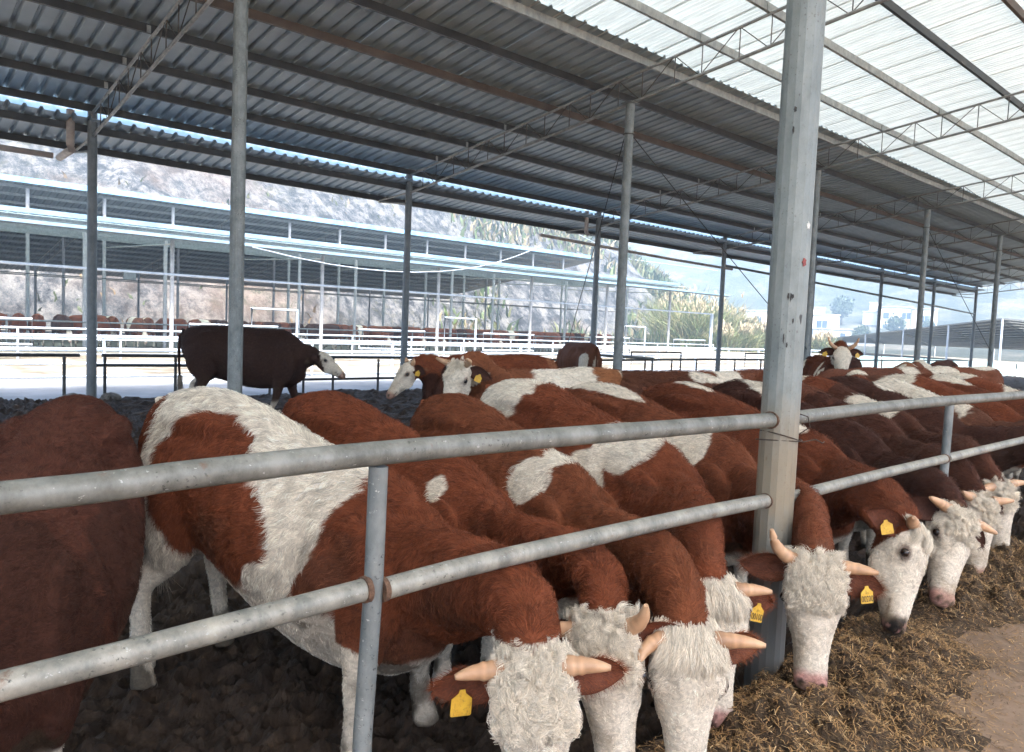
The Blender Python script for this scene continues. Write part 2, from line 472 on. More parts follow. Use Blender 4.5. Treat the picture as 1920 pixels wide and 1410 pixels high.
M['red_paint'] = simple('red_paint_blot', (0.20, 0.035, 0.03), (0.28, 0.06, 0.05), 60, 0.6)
M['white_paint'] = simple('white_paint_blot', (0.55, 0.55, 0.53), (0.65, 0.65, 0.62), 60, 0.6)
M['chip'] = simple('paint_chip', (0.03, 0.03, 0.03), (0.06, 0.055, 0.05), 60, 0.8)
def blot(sx, z, w_, h_, mat, name):
    # a flat blot lying on the face of the post that looks down the alley
    tw = math.radians(sx)
    n_ = Vector((-0.881, -0.473, 0)); r_ = Vector((0.473, -0.881, 0))
    d = n_ * math.cos(tw) + r_ * math.sin(tw); t_ = Vector((-d.y, d.x, 0))
    c0 = d * 0.0845
    vs = []
    for off in (0.0, 0.004):
        for a in range(12):
            an = a / 12 * 6.283; k_ = 1 + .25 * math.sin(a * 2.6 + z * 9)
            vs.append(c0 + d * off + t_ * math.cos(an) * w_ * k_ + Vector((0, 0, z + math.sin(an) * h_ * k_)))
    mesh_obj(name, vs, [tuple(range(12)), tuple(range(23, 11, -1))] + [(a, (a + 1) % 12, 12 + (a + 1) % 12, 12 + a) for a in range(12)], mat, near_post)
blot(45, 1.945, .011, .019, M['red_paint'], 'red_blot'); blot(52, 2.11, .010, .015, M['white_paint'], 'white_blot')
for q_, (sx, z, w_, h_) in enumerate(((2, 1.79, .005, .016), (9, 1.785, .003, .019), (14, 1.79, .006, .010), (-4, 1.60, .003, .022), (6, 1.57, .004, .012), (-12, 2.62, .006, .012), (-14, 2.53, .004, .016), (20, 1.68, .003, .010))):
    blot(sx, z, w_, h_, M['chip'], 'paint_chip')

# trusses
def truss(x, src=None):
    lo = MB().tube([(0, -6.6, z_lo(-6.6)), (0, NB + 0.02, z_lo(NB + 0.02))], 0.026, 8).build('truss', M['truss'], shed, True, rel((x, 0, 0)))
    up = MB().tube([(0, -6.6, z_up(-6.6) - 0.026), (0, NB + 0.16, z_up(NB + 0.16) - 0.026)], 0.024, 8).build('upper_chord', M['truss'], lo, True)
    y = NB - 0.55; k = 0
    while y > -6:
        MB().tube([(0, y, z_lo(y)), (0, y, z_up(y) - 0.02)], 0.009, 6).build('web_rod', M['rod'], lo, True)
        if k % 2 == 0:
            MB().tube([(0, y, z_up(y) - 0.03), (0, y - 0.46, z_lo(y - 0.46))], 0.008, 6).build('web_rod', M['rod'], lo, True)
            y -= 0.50
        else:
            MB().tube([(0, y, z_lo(y) + 0.01), (0, y - 0.60, z_up(y - 0.60) - 0.03)], 0.008, 6).build('web_rod', M['rod'], lo, True)
            y -= 0.64
        k += 1
    # eave bracket under the lower roof
    MB().tube([(0, NB - 0.1, z_lo(NB) + 0.02), (0, 16.1, 4.55)], 0.022, 8).build('eave_bracket', M['truss'], lo, True)
    MB().tube([(0, NB, 4.36), (0, 16.1, 4.52)], 0.02, 8).build('eave_bracket', M['truss'], lo, True)
    return lo
for k in range(-2, 8): truss(AF + k * S)

# purlins (C sections along the shed)
def cpurlin(y, z, mat, x0=X0, x1=X1, h=PUR, wd=0.05):
    pr = [(0, 0), (0, h), (wd, h), (wd, h - 0.02), (wd - 0.003, h - 0.02), (wd - 0.003, h - 0.003), (0.003, h - 0.003), (0.003, 0.003), (wd - 0.003, 0.003), (wd - 0.003, 0.02), (wd, 0.02), (wd, 0)]
    vs = []
    nseg = 24
    for j in range(nseg + 1):
        x = x0 + (x1 - x0) * j / nseg
        dz = 0.012 * math.sin(x * 1.3 + y * 5) + 0.006 * math.sin(x * 3.1 + y)
        for (a, b) in pr: vs.append((x, a, b + dz * 0.6))
    n = len(pr); fs = []
    for j in range(nseg):
        for k in range(n): fs.append((j * n + k, j * n + (k + 1) % n, (j + 1) * n + (k + 1) % n, (j + 1) * n + k))
    o = mesh_obj('purlin', vs, fs, mat, shed, False, rel((0, y, z)))
    return o
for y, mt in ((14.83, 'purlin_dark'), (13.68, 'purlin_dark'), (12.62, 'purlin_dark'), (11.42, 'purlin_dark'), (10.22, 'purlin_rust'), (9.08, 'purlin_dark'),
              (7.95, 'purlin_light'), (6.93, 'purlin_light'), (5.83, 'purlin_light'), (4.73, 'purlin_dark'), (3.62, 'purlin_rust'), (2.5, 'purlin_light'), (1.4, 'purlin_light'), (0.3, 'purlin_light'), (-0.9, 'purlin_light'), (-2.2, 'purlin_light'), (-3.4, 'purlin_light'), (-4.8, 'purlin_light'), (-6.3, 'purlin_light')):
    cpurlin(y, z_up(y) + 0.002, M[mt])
for xk in range(-2, 8):     # short cleats that carry the purlins on the trusses
    for y in (13.68, 12.62, 11.42, 6.93, 5.83):
        MB().box((-0.055, y - 0.012, z_up(y)), (0.0, y - 0.004, z_up(y) + 0.10)).build('cleat', M['purlin_light'], shed, loc=rel((AF + xk * S - 0.03, 0, 0)))

# profiled opaque sheets, one object per sheet
def rib_sheet(name, y0, y1, zf, mat, wdt=0.94, pitch=0.235, rh=0.045):
    prof = []
    nr = int(round(wdt / pitch))
    for k in range(nr):
        b = k * pitch
        prof += [(b, 0), (b + pitch - 0.085, 0), (b + pitch - 0.060, rh), (b + pitch - 0.025, rh)]
    prof.append((wdt, 0))
    vs = []; fs = []
    for y in (y0, y1):
        for (a, b) in prof: vs.append((a, y, zf(y) + b))
    for y in (y0, y1):
        for (a, b) in prof: vs.append((a, y, zf(y) + b + 0.0015))
    n = len(prof)
    for k in range(n - 1):
        fs.append((k, k + 1, n + k + 1, n + k))
        fs.append((2 * n + k, 3 * n + k, 3 * n + k + 1, 2 * n + k + 1))
        fs.append((k, 2 * n + k, 2 * n + k + 1, k + 1)); fs.append((n + k, n + k + 1, 3 * n + k + 1, 3 * n + k))
    return vs, fs
zs = lambda y: z_up(y) + PUR + 0.004
vs, fs = rib_sheet('roof_sheet', 7.78, NB + 0.14, zs, M['sheet'])
src = mesh_obj('roof_sheet', vs, fs, M['sheet'], shed, False, rel((X0, 0, 0)))
vs, fs = rib_sheet('lower_roof_sheet', 14.62, 16.28, lambda y: 4.83 - SLOPE * (y - 14.9), M['sheet'])
src2 = mesh_obj('lower_roof_sheet', vs, fs, M['sheet'], shed, False, rel((X0, 0, 0)))
nsh = int((X1 - X0) / 0.94)
for k in range(1, nsh):
    dz = 0.002 * (k % 2)
    inst(src, 'roof_sheet', shed, rel((X0 + k * 0.94, 0, dz)))
    inst(src2, 'lower_roof_sheet', shed, rel((X0 + k * 0.94, 0, dz)))
for y in (14.98, 16.1):
    cpurlin(y, 4.83 - SLOPE * (y - 14.9) - PUR - 0.004, M['purlin_dark'], X0, X1 - 0.4)

# wavy translucent sheets over the feeding side
def wavy(y0, y1, wdt=0.95, pitch=0.095):
    n = int(wdt / pitch * 6) + 1
    xs = np.linspace(0, wdt + 0.03, n)
    V = []
    yy = np.linspace(y0, y1, 7)
    for j, y in enumerate(yy):
        for x in xs: V.append((x, y, z_up(y) + PUR + 0.050 + 0.024 * math.cos(2 * math.pi * x / pitch)))
    i = (np.arange(n - 1)[None, :] + n * np.arange(len(yy) - 1)[:, None]).ravel()
    return np.array(V), np.stack([i, i + 1, i + 1 + n, i + n], 1)
V, F = wavy(-6.5, 8.02)  # unseen part behind the camera lengthened to block sun and sky; trusses follow
src = np_mesh('clear_roof_sheet', V, F, M['trans'], shed); src.location = rel((X0, 0, 0))
for k in range(1, nsh):
    inst(src, 'clear_roof_sheet', shed, rel((X0 + k * 0.95, 0, 0.003 * (k % 2))))

# added sky strip in the eave gap, gutter pipes and downpipes
MB().box((X0, NB + 0.20, z_up(NB) - 0.085), (X1, NB + 0.206, z_up(NB) + 0.12)).build('added_sky_strip', M['sky_strip'], shed, loc=rel((0, 0, 0)))
MB().tube([(X0, 16.15, 4.40), (-3, 16.15, 4.39), (2.9, 16.12, 4.40)], 0.055, 10).build('gutter_pipe', M['pvc'], shed, True, rel((0, 0, 0)))
MB().tube([(2.95, 14.95, 5.02), (2.95, 14.95, 4.42), (2.98, 15.0, 4.36), (3.0, 16.1, 4.38)], 0.065, 10).build('downpipe', M['pvc'], shed, True, rel((0, 0, 0)))
MB().tube([(16.0, 14.95, 5.02), (16.0, 14.95, 4.42), (16.06, 14.9, 4.33)], 0.06, 10).build('downpipe', M['pvc'], shed, True, rel((0, 0, 0)))
MB().tube([(15.4, 16.25, 4.36), (18, 16.25, 4.30), (22, 16.25, 4.22), (25.5, 16.1, 4.16)], 0.05, 10).build('gutter_pipe', M['pvc'], shed, True, rel((0, 0, 0)))
MB().tube([(22.9, NB, 4.05), (29.5, NB, 3.92), (36, NB, 3.76), (42.5, NB, 3.62), (49.1, NB, 3.45)], 0.045, 8).build('tie_beam', M['galv_grey'], shed, True, rel((0, 0, 0)))

# brace cables on the middle posts
def cable(a, b, sag=0.0, r=0.009):
    a, b = Vector(a), Vector(b); pts = []
    for j in range(9):
        t = j / 8; p = a.lerp(b, t); p.z -= sag * 4 * t * (1 - t); pts.append(p)
    return MB().tube([rel(p) for p in pts], r, 5).build('brace_cable', M['cable'], shed, True)
xm = lambda k: AF + k * S
for k in (1, 3):
    cable((xm(k) + 0.09, NM, 4.88), (xm(k + 1) - 0.02, NM - 0.05, 1.35), 0.05)
cable((xm(1) - 0.08, NM, 4.9), (15.1, NB - 0.1, 0.9), 0.03)
for k in (1, 3, 4):
    MB().tube([(xm(k) + 0.09 * math.cos(a), NM + 0.09 * math.sin(a), 4.88) for a in np.linspace(0, 6.28, 12)], 0.012, 5).build('cable_clamp', M['rod'], shed, True, (-AF, -NF, 0))
# ------------------------------------------------------------------ feeding fence in front
ff = empty('feed_fence', (AF, NF, 0)); tag(ff, 'two-rail galvanised pipe fence the feeding cows reach under', 'fence')
def frel(p): return (p[0] - AF, p[1] - NF, p[2])
def rail(name, pts, r, mat, smooth=True):
    # subdivide with a Catmull-Rom so that the dents read as gentle bends
    P = [Vector(p) for p in pts]; out = []
    for i in range(len(P) - 1):
        a, b, c, d = P[max(i - 1, 0)], P[i], P[i + 1], P[min(i + 2, len(P) - 1)]
        for j in range(6):
            t = j / 6
            out.append(0.5 * ((2 * b) + (c - a) * t + (2 * a - 5 * b + 4 * c - d) * t * t + (3 * b - a - 3 * c + d) * t ** 3))
    out.append(P[-1])
    return MB().tube([frel(p) for p in out], r, 16).build(name, mat, ff, True)
Y = NF
rail('top_rail', [(-4.2, Y, 1.215), (-1.5, Y, 1.22), (0.23, Y, 1.222), (0.58, Y, 1.232), (1.06, Y, 1.240), (1.68, Y, 1.238), (2.4, Y, 1.230), (AF - 0.07, Y, 1.222)], 0.034, M['rail'])
rail('top_rail', [(AF + 0.07, Y, 1.222), (4.4, Y, 1.232), (5.42, Y, 1.232), (7.2, Y, 1.22), (AF + S - 0.07, Y, 1.22)], 0.033, M['rail'])
rail('top_rail', [(AF + S + 0.07, Y, 1.22), (AF + 2 * S, Y, 1.22), (30, Y, 1.22)], 0.033, M['rail'])
pa = 1.09
rail('mid_rail', [(-4.2, Y, 0.80), (-1.5, Y, 0.81), (0.22, Y, 0.838), (0.6, Y, 0.848), (pa - 0.025, Y, 0.864)], 0.031, M['rail_worn'])
rail('mid_rail', [(pa + 0.025, Y, 0.852), (1.4, Y, 0.862), (1.96, Y, 0.862), (2.6, Y, 0.858), (AF - 0.07, Y, 0.846)], 0.031, M['rail_worn'])
rail('mid_rail', [(AF + 0.07, Y, 0.834), (4.4, Y, 0.842), (5.47, Y, 0.842)], 0.029, M['rail_worn'])
rail('mid_rail', [(5.51, Y, 0.842), (7.3, Y, 0.842), (AF + S - 0.07, Y, 0.842)], 0.029, M['rail_worn'])
rail('mid_rail', [(AF + S + 0.07, Y, 0.842), (AF + 2 * S, Y, 0.842), (30, Y, 0.842)], 0.029, M['rail_worn'])
for k, (x, lean) in enumerate(((pa, -0.035), (5.49, -0.02), (-2.1, 0), (12.6, 0))):
    MB().tube([frel((x + lean * 0.9, Y + 0.004, -0.3)), frel((x + lean * 0.6, Y + 0.004, 0.45)), frel((x, Y + 0.004, 0.87)), frel((x + 0.005, Y + 0.004, 1.203))], 0.027, 14).build('short_post', M['galv'], ff, True)
M['rust'] = simple('weld_rust', (0.07, 0.035, 0.02), (0.16, 0.09, 0.055), 60, 0.9, bumps=0.5, bscale=80)
for (x, z, r) in ((AF - 0.078, 1.222, 0.041), (AF - 0.078, 0.846, 0.036), (AF + 0.078, 0.834, 0.034), (pa - 0.028, 0.864, 0.037), (pa + 0.028, 0.852, 0.035), (5.465, 0.842, 0.033)):
    MB().tube([frel((x - 0.008, Y, z)), frel((x + 0.008, Y, z))], r, 14).build('weld_collar', M['rust'], ff, True)
# wire tied round the near post
pts = []
for j in range(60):
    a = j / 59 * 4 * math.pi
    pts.append((AF + (0.094 + 0.012 * math.sin(a * 1.7)) * math.cos(a), NF + (0.094 + 0.010 * math.sin(a * 2.3)) * math.sin(a), 1.135 + 0.022 * math.sin(a * 0.5 + 0.6) - 0.014 * math.cos(a)))
tail1 = [(AF + 0.09, NF - 0.05, 1.15), (AF + 0.12, NF - 0.09, 1.19), (AF + 0.13, NF - 0.07, 1.235), (AF + 0.10, NF - 0.03, 1.25)]
tail2 = [(AF + 0.07, NF - 0.08, 1.12), (AF + 0.12, NF - 0.12, 1.135), (AF + 0.17, NF - 0.13, 1.115), (AF + 0.21, NF - 0.12, 1.118)]
mb = MB().tube(pts, 0.0028, 5)
mb.tube(tail1, 0.0028, 5); mb.tube(tail2, 0.0028, 5)
tag(mb.build('wire_tie', M['wire'], None, True), 'thin rusty wire twisted around the big near post', 'wire')
# paint marks on the near post
def mark(name, lab, px, pz, w_, h_, mat):
    pass

# ------------------------------------------------------------------ dark fence along the back of the pen
bf = empty('pen_fence', (AF, NB + 0.12, 0)); tag(bf, 'low dark steel pipe fence along the back of the pen', 'fence')
BY = NB + 0.12
def bt(name, pts, r, mat=M['dark_steel']): return MB().tube([(p[0] - AF, p[1] - BY, p[2]) for p in pts], r, 8).build(name, mat, bf, True)
bt('top_rail', [(-10, BY, 0.80), (3.1, BY, 0.80)], 0.032); bt('top_rail', [(3.45, BY, 0.80), (9.8, BY, 0.78), (16.3, BY, 0.72), (22.8, BY, 0.76), (29.4, BY, 0.74), (49, BY, 0.74)], 0.032)
bt('mid_rail', [(3.3, BY, 0.62), (6.3, BY, 0.60)], 0.028); bt('mid_rail', [(6.4, BY, 0.30), (16, BY, 0.30), (30, BY, 0.32), (49, BY, 0.32)], 0.028)
for x in (2.86, 3.5, 4.72, 6.6, 7.35, 8.05, 9.2, 11.2, 12.6, 14.1, 15.2, 17.6, 19.0, 20.4, 21.8, 24.2, 26.0, 27.6, 29.5, 32, 34.5, 37, 40, 44):
    bt('fence_post', [(x, BY, -0.35), (x, BY, 0.80 if x < 9 else 0.74)], 0.028)
for x0, x1, zt in ((18.4, 21.0, 0.98), (25.0, 28.6, 0.98)):    # raised gate frames in the fence
    bt('gate_frame', [(x0, BY + 0.08, -0.2), (x0, BY + 0.08, zt), (x1, BY + 0.08, zt), (x1, BY + 0.08, -0.2)], 0.03)
# sloping loose rail beside the back fence, near the cow that turns its rump
tag(MB().tube([(14.3, 13.6, 0.98), (17.4, 13.4, 0.86)], 0.04, 8).tube([(14.32, 13.6, 0.98), (14.32, 13.6, -0.2)], 0.032, 8).tube([(17.38, 13.4, 0.86), (17.38, 13.4, -0.2)], 0.032, 8).build('barrier_rail', M['galv_grey'], None, True),
    'single grey pipe barrier in front of the cow showing its rump', 'barrier')
M['stone'] = simple('grey_stone', (0.09, 0.08, 0.07), (0.20, 0.18, 0.155), 12, 0.9, bumps=0.6, bscale=20)
def rock(loc, r, sc, seed):
    bm = bmesh.new(); bmesh.ops.create_icosphere(bm, subdivisions=3, radius=r)
    P_ = np.array([v.co[:] for v in bm.verts]); d = 1 + 0.35 * fbm(P_ / r, 1.4, 3, seed)
    for v, k in zip(bm.verts, d): v.co = Vector((v.co.x * k * sc[0], v.co.y * k * sc[1], v.co.z * k * sc[2]))
    me = bpy.data.meshes.new('rock'); bm.to_mesh(me); bm.free(); me.materials.append(M['stone'])
    o = bpy.data.objects.new('rock', me); COL.objects.link(o); o.location = loc; return o
tag(rock((2.93, 14.62, 0.04), 0.17, (1.3, 1, 0.7), 3), 'grey boulder left of the leftmost back post', 'rock')
tag(rock((3.52, 14.65, 0.05), 0.15, (1.1, 1, 0.75), 8), 'grey boulder right of the leftmost back post', 'rock')

# ------------------------------------------------------------------ pale fence between the two sheds
wf = empty('yard_fence', (0, 21, 0)); tag(wf, 'pale painted pipe fence across the bright path', 'fence')
def wt(name, pts, r, par=None, mat=None): 
    b = (par or wf).location
    return MB().tube([(p[0] - b[0], p[1] - b[1], p[2] - b[2]) for p in pts], r, 8).build(name, mat or M['white_pipe'], par or wf, True)
for z, r in ((0.94, 0.05), (0.62, 0.045), (0.50, 0.022), (0.27, 0.03), (-0.05, 0.03)):
    wt('rail', [(-15, 21, z), (2.2, 21, z)] if False else [(-15, 21, z), (48, 21, z)], r)
for i, x in enumerate(np.arange(-12.2, 48, 2.85)):
    wt('fence_post', [(x, 21.0, -0.2), (x, 21.0, 0.95)], 0.055 if i % 2 else 0.035)
wt('fence_panel', [(2.0, 21.2, 0.0), (2.0, 21.2, 0.36)], 0.02)
# shed pens: pale rails with raised frames
sf = empty('shed_pen_fence', (0, 30.2, 0)); tag(sf, 'pale pipe fence with raised gate frames before the far shed', 'fence')
for z in (0.92, 0.55, 0.2): wt('rail', [(-20, 30.2, z), (46, 30.2, z)], 0.035, sf)
for x in np.arange(-18, 46.1, 3.2): wt('fence_post', [(x, 30.2, -0.2), (x, 30.2, 0.93)], 0.035, sf)
for x in (1.2, 10.0, 17.5, 24.8, 33.0, 41.2):
    wt('gate_frame', [(x, 30.1, 0.35), (x, 30.1, 1.22), (x + 3.6, 30.1, 1.22), (x + 3.6, 30.1, 0.35), (x, 30.1, 0.35)], 0.04, sf)
for x in (12.6, 22.5, 36.5):
    wt('gate_frame', [(x, 30.4, -0.1), (x, 30.4, 1.95), (x + 2.0, 30.4, 1.95), (x + 2.0, 30.4, -0.1)], 0.06, sf)
cf = empty('cow_rail', (0, 36.2, 0)); tag(cf, 'dark pipe rail in front of the distant cows', 'fence')
for z in (1.08, 0.75): wt('rail', [(-20, 36.2, z), (46, 36.2, z)], 0.035, cf, M['galv_grey'])
for x in np.arange(-18, 46, 3.27): wt('fence_post', [(x, 36.2, -0.2), (x, 36.2, 1.1)], 0.035, cf, M['galv_grey'])

# ------------------------------------------------------------------ far shed
fs_ = empty('far_shed', (0, 31.5, 0)); tag(fs_, 'far open cattle shed with pale blue roof edges below the rock hill', 'shed')
def sb(name, a, b, mat): return MB().box((a[0], a[1] - 31.5, a[2]), (b[0], b[1] - 31.5, b[2])).build(name, mat, fs_)
M['pale_blue'] = simple('pale_blue_steel', (0.11, 0.19, 0.27), (0.17, 0.26, 0.34), 1, 0.5)
M['white_under'] = simple('pale_under_sheet', (0.50, 0.51, 0.50), (0.66, 0.66, 0.64), 1.2, 0.6)
M['grey_sheet'] = simple('grey_under_sheet', (0.09, 0.105, 0.12), (0.14, 0.155, 0.17), 1.2, 0.6)
XE = 47.5
def slab_sheets(name, y0, z0, y1, z1, x0, x1, mat, step=1.6, th=0.03):
    vs = []; fs = []
    pr = []
    nrib = 5; p = step / nrib
    for k in range(nrib): pr += [(k * p, 0), (k * p + p * 0.62, 0), (k * p + p * 0.72, 0.035), (k * p + p * 0.9, 0.035)]
    pr.append((step, 0)); n = len(pr)
    for (yy, zz) in ((y0, z0), (y1, z1)):
        for a, b in pr: vs.append((a, yy - 31.5, zz + b))
    for (yy, zz) in ((y0, z0), (y1, z1)):
        for a, b in pr: vs.append((a, yy - 31.5, zz + b + 0.004))
    for k in range(n - 1):
        fs += [(k, k + 1, n + k + 1, n + k), (2 * n + k, 3 * n + k, 3 * n + k + 1, 2 * n + k + 1), (k, 2 * n + k, 2 * n + k + 1, k + 1), (n + k, n + k + 1, 3 * n + k + 1, 3 * n + k)]
    src = None; x = x0
    while x < x1 - 0.1:
        if src is None: src = mesh_obj(name, vs, fs, mat, fs_, False, (x, 0, 0))
        else: inst(src, name, fs_, (x, 0, 0))
        x += step
def fpur(y, z, x0, x1, mat, h=0.13): sb('purlin', (x0, y, z), (x1, y + 0.06, z + h), mat)
# low eave strip, main eave strip (a gap between them), near half, raised far half
slab_sheets('lower_roof_sheet', 30.0, 4.52, 31.7, 4.66, -24, XE, M['pale_blue'])
sb('eave_trim', (-24, 29.95, 4.44), (XE, 29.99, 4.56), M['pale_blue'])
fpur(30.1, 4.38, -24, XE, M['galv_grey']); fpur(31.4, 4.50, -24, XE, M['galv_grey'])
sb('gutter', (-24, 31.9, 4.98), (XE - 3.5, 32.1, 5.16), M['pale_blue'])
slab_sheets('clear_roof_sheet', 32.0, 4.96, 42.6, 5.18, -24, XE - 3, M['trans_bright'])
for y in (32.3, 33.8, 35.3, 36.8, 38.3, 39.8, 41.3): fpur(y, 4.84 + (y - 32) * 0.0208, -24, XE - 3, M['galv_grey'], 0.11)
slab_sheets('upper_roof_sheet', 41.5, 7.45, 60.5, 4.75, -24, 45, M['grey_sheet'])
sb('upper_eave_trim', (-24, 41.4, 7.36), (45, 41.46, 7.62), M['blue_trim'])
for y in np.arange(42.2, 60.4, 1.5): fpur(y, 7.45 - (y - 41.5) * 0.1421 - 0.14, -24, 45, M['galv_grey'], 0.13)
slab_sheets('lower_roof_sheet', 60.6, 4.45, 62.4, 4.2, -24, 45, M['grey_sheet'])
src = {}
for y, zt, xs_ in ((31.6, 4.50, np.arange(AF - 4 * S, 48, S)), (36.4, 4.9, np.arange(AF - 4 * S + 1.2, 45, S / 2)), (42.1, 7.2, np.arange(AF - 4 * S, 45.5, S / 2)), (51.5, 5.85, np.arange(AF - 4 * S, 45.5, S)), (60.3, 4.65, np.arange(AF - 4 * S, 45.5, S))):
    for x in xs_:
        if y in src: inst(src[y], 'post', fs_, (x, y - 31.5, -0.2))
        else: src[y] = MB().tube([(0, 0, 0), (0, 0, zt + 0.2)], 0.085, 8).build('post', M['pale_steel'], fs_, True, (x, y - 31.5, -0.2))
lo = None
for x in np.arange(AF - 4 * S, 45.5, S):
    if lo is None:
        lo = MB().tube([(0, 0, 4.35), (0, 10.6, 4.75)], 0.03, 6).tube([(0, 10.6, 6.4), (0, 28.8, 4.1)], 0.03, 6).tube([(0, 10.6, 7.15), (0, 28.8, 4.62)], 0.03, 6).build('truss', M['truss'], fs_, True, (x, 0, 0))
        for q in range(12):
            y = 11 + q * 1.45; MB().tube([(0, y, 6.35 - (y - 10.6) * 0.126), (0, y, 7.1 - (y - 10.6) * 0.139)], 0.018, 5).build('web_rod', M['rod'], lo)
    else:
        t = inst(lo, 'truss', fs_, (x, 0, 0))
        for c in lo.children: inst(c, 'web_rod', t)
MB().tube([(-24, 0.05, 3.15), (XE, 0.05, 3.15)], 0.05, 6).build('water_pipe', M['white_pipe'], fs_, True)
MB().tube([(XE + 0.1, 0.02, -0.2), (XE + 0.1, 0.02, 3.2)], 0.12, 8).build('water_pipe', M['white_pipe'], fs_, True)
for z, y in ((3.45, 36.5), (3.05, 36.5), (3.2, 42.2)): MB().tube([(-24, y - 31.5, z), (20, y - 31.5, z - 0.06), (44, y - 31.5, z)], 0.025, 5).build('wire', M['cable'], fs_, True)
MB().box((9.35, 5.2, 3.0), (9.85, 5.35, 3.5)).build('meter_box', M['galv_grey'], fs_)
for p0, p1, sg in (((8.9, 21.5, 3.62), (28.5, 30.0, 6.1), 1.05),):
    pts = [tuple(Vector(p0).lerp(Vector(p1), t / 12) - Vector((0, 0, sg * 4 * t / 12 * (1 - t / 12)))) for t in range(13)]
    tag(MB().tube(pts, 0.018, 6).build('overhead_hose', M['white_pipe'], None, True), 'white hose slung up to the far shed roof edge', 'hose')
tag(MB().tube([(60, 64, 15.0), (95, 80, 13.5), (140, 92, 15.5)], 0.05, 5).build('overhead_wire', M['white_pipe'], None, True), 'thin pale overhead wire across the green slope', 'wire')

# ------------------------------------------------------------------ right: another shed, blue barrier, houses
rs = empty('distant_shed', (70, 16, 0)); tag(rs, 'distant dark open shed with a shallow pitched roof at the right', 'shed')
def poly(name, vs, fs, mat, par):
    b = par.location; return mesh_obj(name, [(v[0] - b[0], v[1] - b[1], v[2] - b[2]) for v in vs], fs, mat, par)
M['dark_under'] = simple('dark_under_sheet', (0.09, 0.10, 0.11), (0.14, 0.15, 0.16), 1.2, 0.6)
# the roof falls away with the ground: high near ridge end, low far end; sheets run between ridge and eave
RN, RF, EN, EF = Vector((69, 18.8, 3.86)), Vector((102, 49, 1.75)), Vector((90.8, 19.3, 1.35)), Vector((122, 58, 1.4))
GN, EN2 = Vector((69.6, 9.5, 3.0)), Vector((92, 9, 1.25))
def fall_roof(a0, a1, b0, b1, n=11):
    u = Vector((0, 0, 0.05)); b = rs.location
    for k in range(n):
        t0, t1 = k / n, (k + 1) / n - 0.006
        q = [a0.lerp(b0, t0), a0.lerp(b0, t1), a1.lerp(b1, t1), a1.lerp(b1, t0)]
        poly('roof_sheet', q + [v + u for v in q], [(0, 1, 2, 3), (7, 6, 5, 4), (0, 4, 5, 1), (1, 5, 6, 2), (2, 6, 7, 3), (3, 7, 4, 0)], M['dark_under'], rs)
        MB().tube([tuple(q[0] - b - u), tuple(q[3] - b - u)], 0.055, 5).build('purlin', M['galv'], rs)
fall_roof(RN, RF, EN, EF, 13); fall_roof(GN, RN, EN2, EN, 13)
for t in (0.0, .2, .42, .66, .9):
    for (a0, a1) in ((RN, RF), (EN, EF)):
        q = a0.lerp(a1, t) - rs.location
        MB().tube([(q.x, q.y, -0.5), (q.x, q.y, q.z)], 0.09, 8).build('post', M['white_pipe'], rs, True)
    MB().tube([tuple(EN.lerp(EF, t) - rs.location - Vector((0, 0, .12))), tuple(RN.lerp(RF, t) - rs.location - Vector((0, 0, .35)))], 0.05, 6).build('truss', M['galv'], rs, True)

M['cyan'] = simple('turquoise_sheet', (0.36, 0.56, 0.60), (0.46, 0.64, 0.67), 0.4, 0.5)
bb = empty('sheet_fence', (52, 12, 0)); tag(bb, 'low turquoise sheet metal fence beyond the pen at right', 'fence')
for k in range(11):
    x, y = 52.6 + k * 0.62, 24 - k * 2.5
    poly('panel', [(x, y, -0.4), (x + 0.6, y - 2.42, -0.4), (x + 0.6, y - 2.42, 0.62), (x, y, 0.62), (x + 0.05, y, -0.4), (x + 0.65, y - 2.42, -0.4), (x + 0.65, y - 2.42, 0.62), (x + 0.05, y, 0.62)], [(0, 1, 2, 3), (7, 6, 5, 4), (3, 2, 6, 7), (0, 3, 7, 4), (1, 5, 6, 2)], M['cyan'], bb)

M['house'] = simple('white_render', (0.62, 0.61, 0.58), (0.76, 0.75, 0.72), 0.6, 0.85)
M['house2'] = simple('cream_render', (0.50, 0.49, 0.46), (0.64, 0.62, 0.58), 0.6, 0.85)
M['glass'] = simple('blue_window_glass', (0.03, 0.05, 0.08), (0.06, 0.09, 0.13), 0.8, 0.12)
M['roofgrey'] = simple('flat_roof', (0.30, 0.30, 0.30), (0.42, 0.42, 0.41), 0.8, 0.9)
def house(loc, rz, blocks, lab, mat):
    h = empty('house', loc, rz); tag(h, lab, 'house', 'white houses on the far hillside')
    for (x0, x1, y0, y1, z0, z1, wins) in blocks:
        MB().box((x0, y0, z0), (x1, y1, z1)).build('wall', mat, h)
        MB().box((x0 - 0.25, y0 - 0.25, z1), (x1 + 0.25, y1 + 0.25, z1 + 0.25)).build('roof', M['roofgrey'], h)
        for (wx, wz, ww, wh) in wins:
            f = MB().box((wx - 0.12, y0 - 0.10, wz - 0.12), (wx + ww + 0.12, y0 - 0.003, wz + wh + 0.12)).build('window', M['house2'] if mat == M['house'] else M['house'], h)
            nn = max(1, int(ww / 0.9))
            for q in range(nn):
                MB().box((wx + q * ww / nn + 0.05, y0 - 0.16, wz + 0.05), (wx + (q + 1) * ww / nn - 0.05, y0 - 0.103, wz + wh - 0.05)).build('pane', M['glass'], f)
    return h
def bearing(px):            # azimuth (from +y towards +x) of a column of the photograph at the horizon
    return YAW + math.atan((px - 960) / 1404.1)
def at(px, D, z): 
    a = bearing(px); d = D / math.cos(a - YAW); return (d * math.sin(a), d * math.cos(a), z)
def hz(px): return -bearing(px)     # a front (local -y) that looks back to the sheds
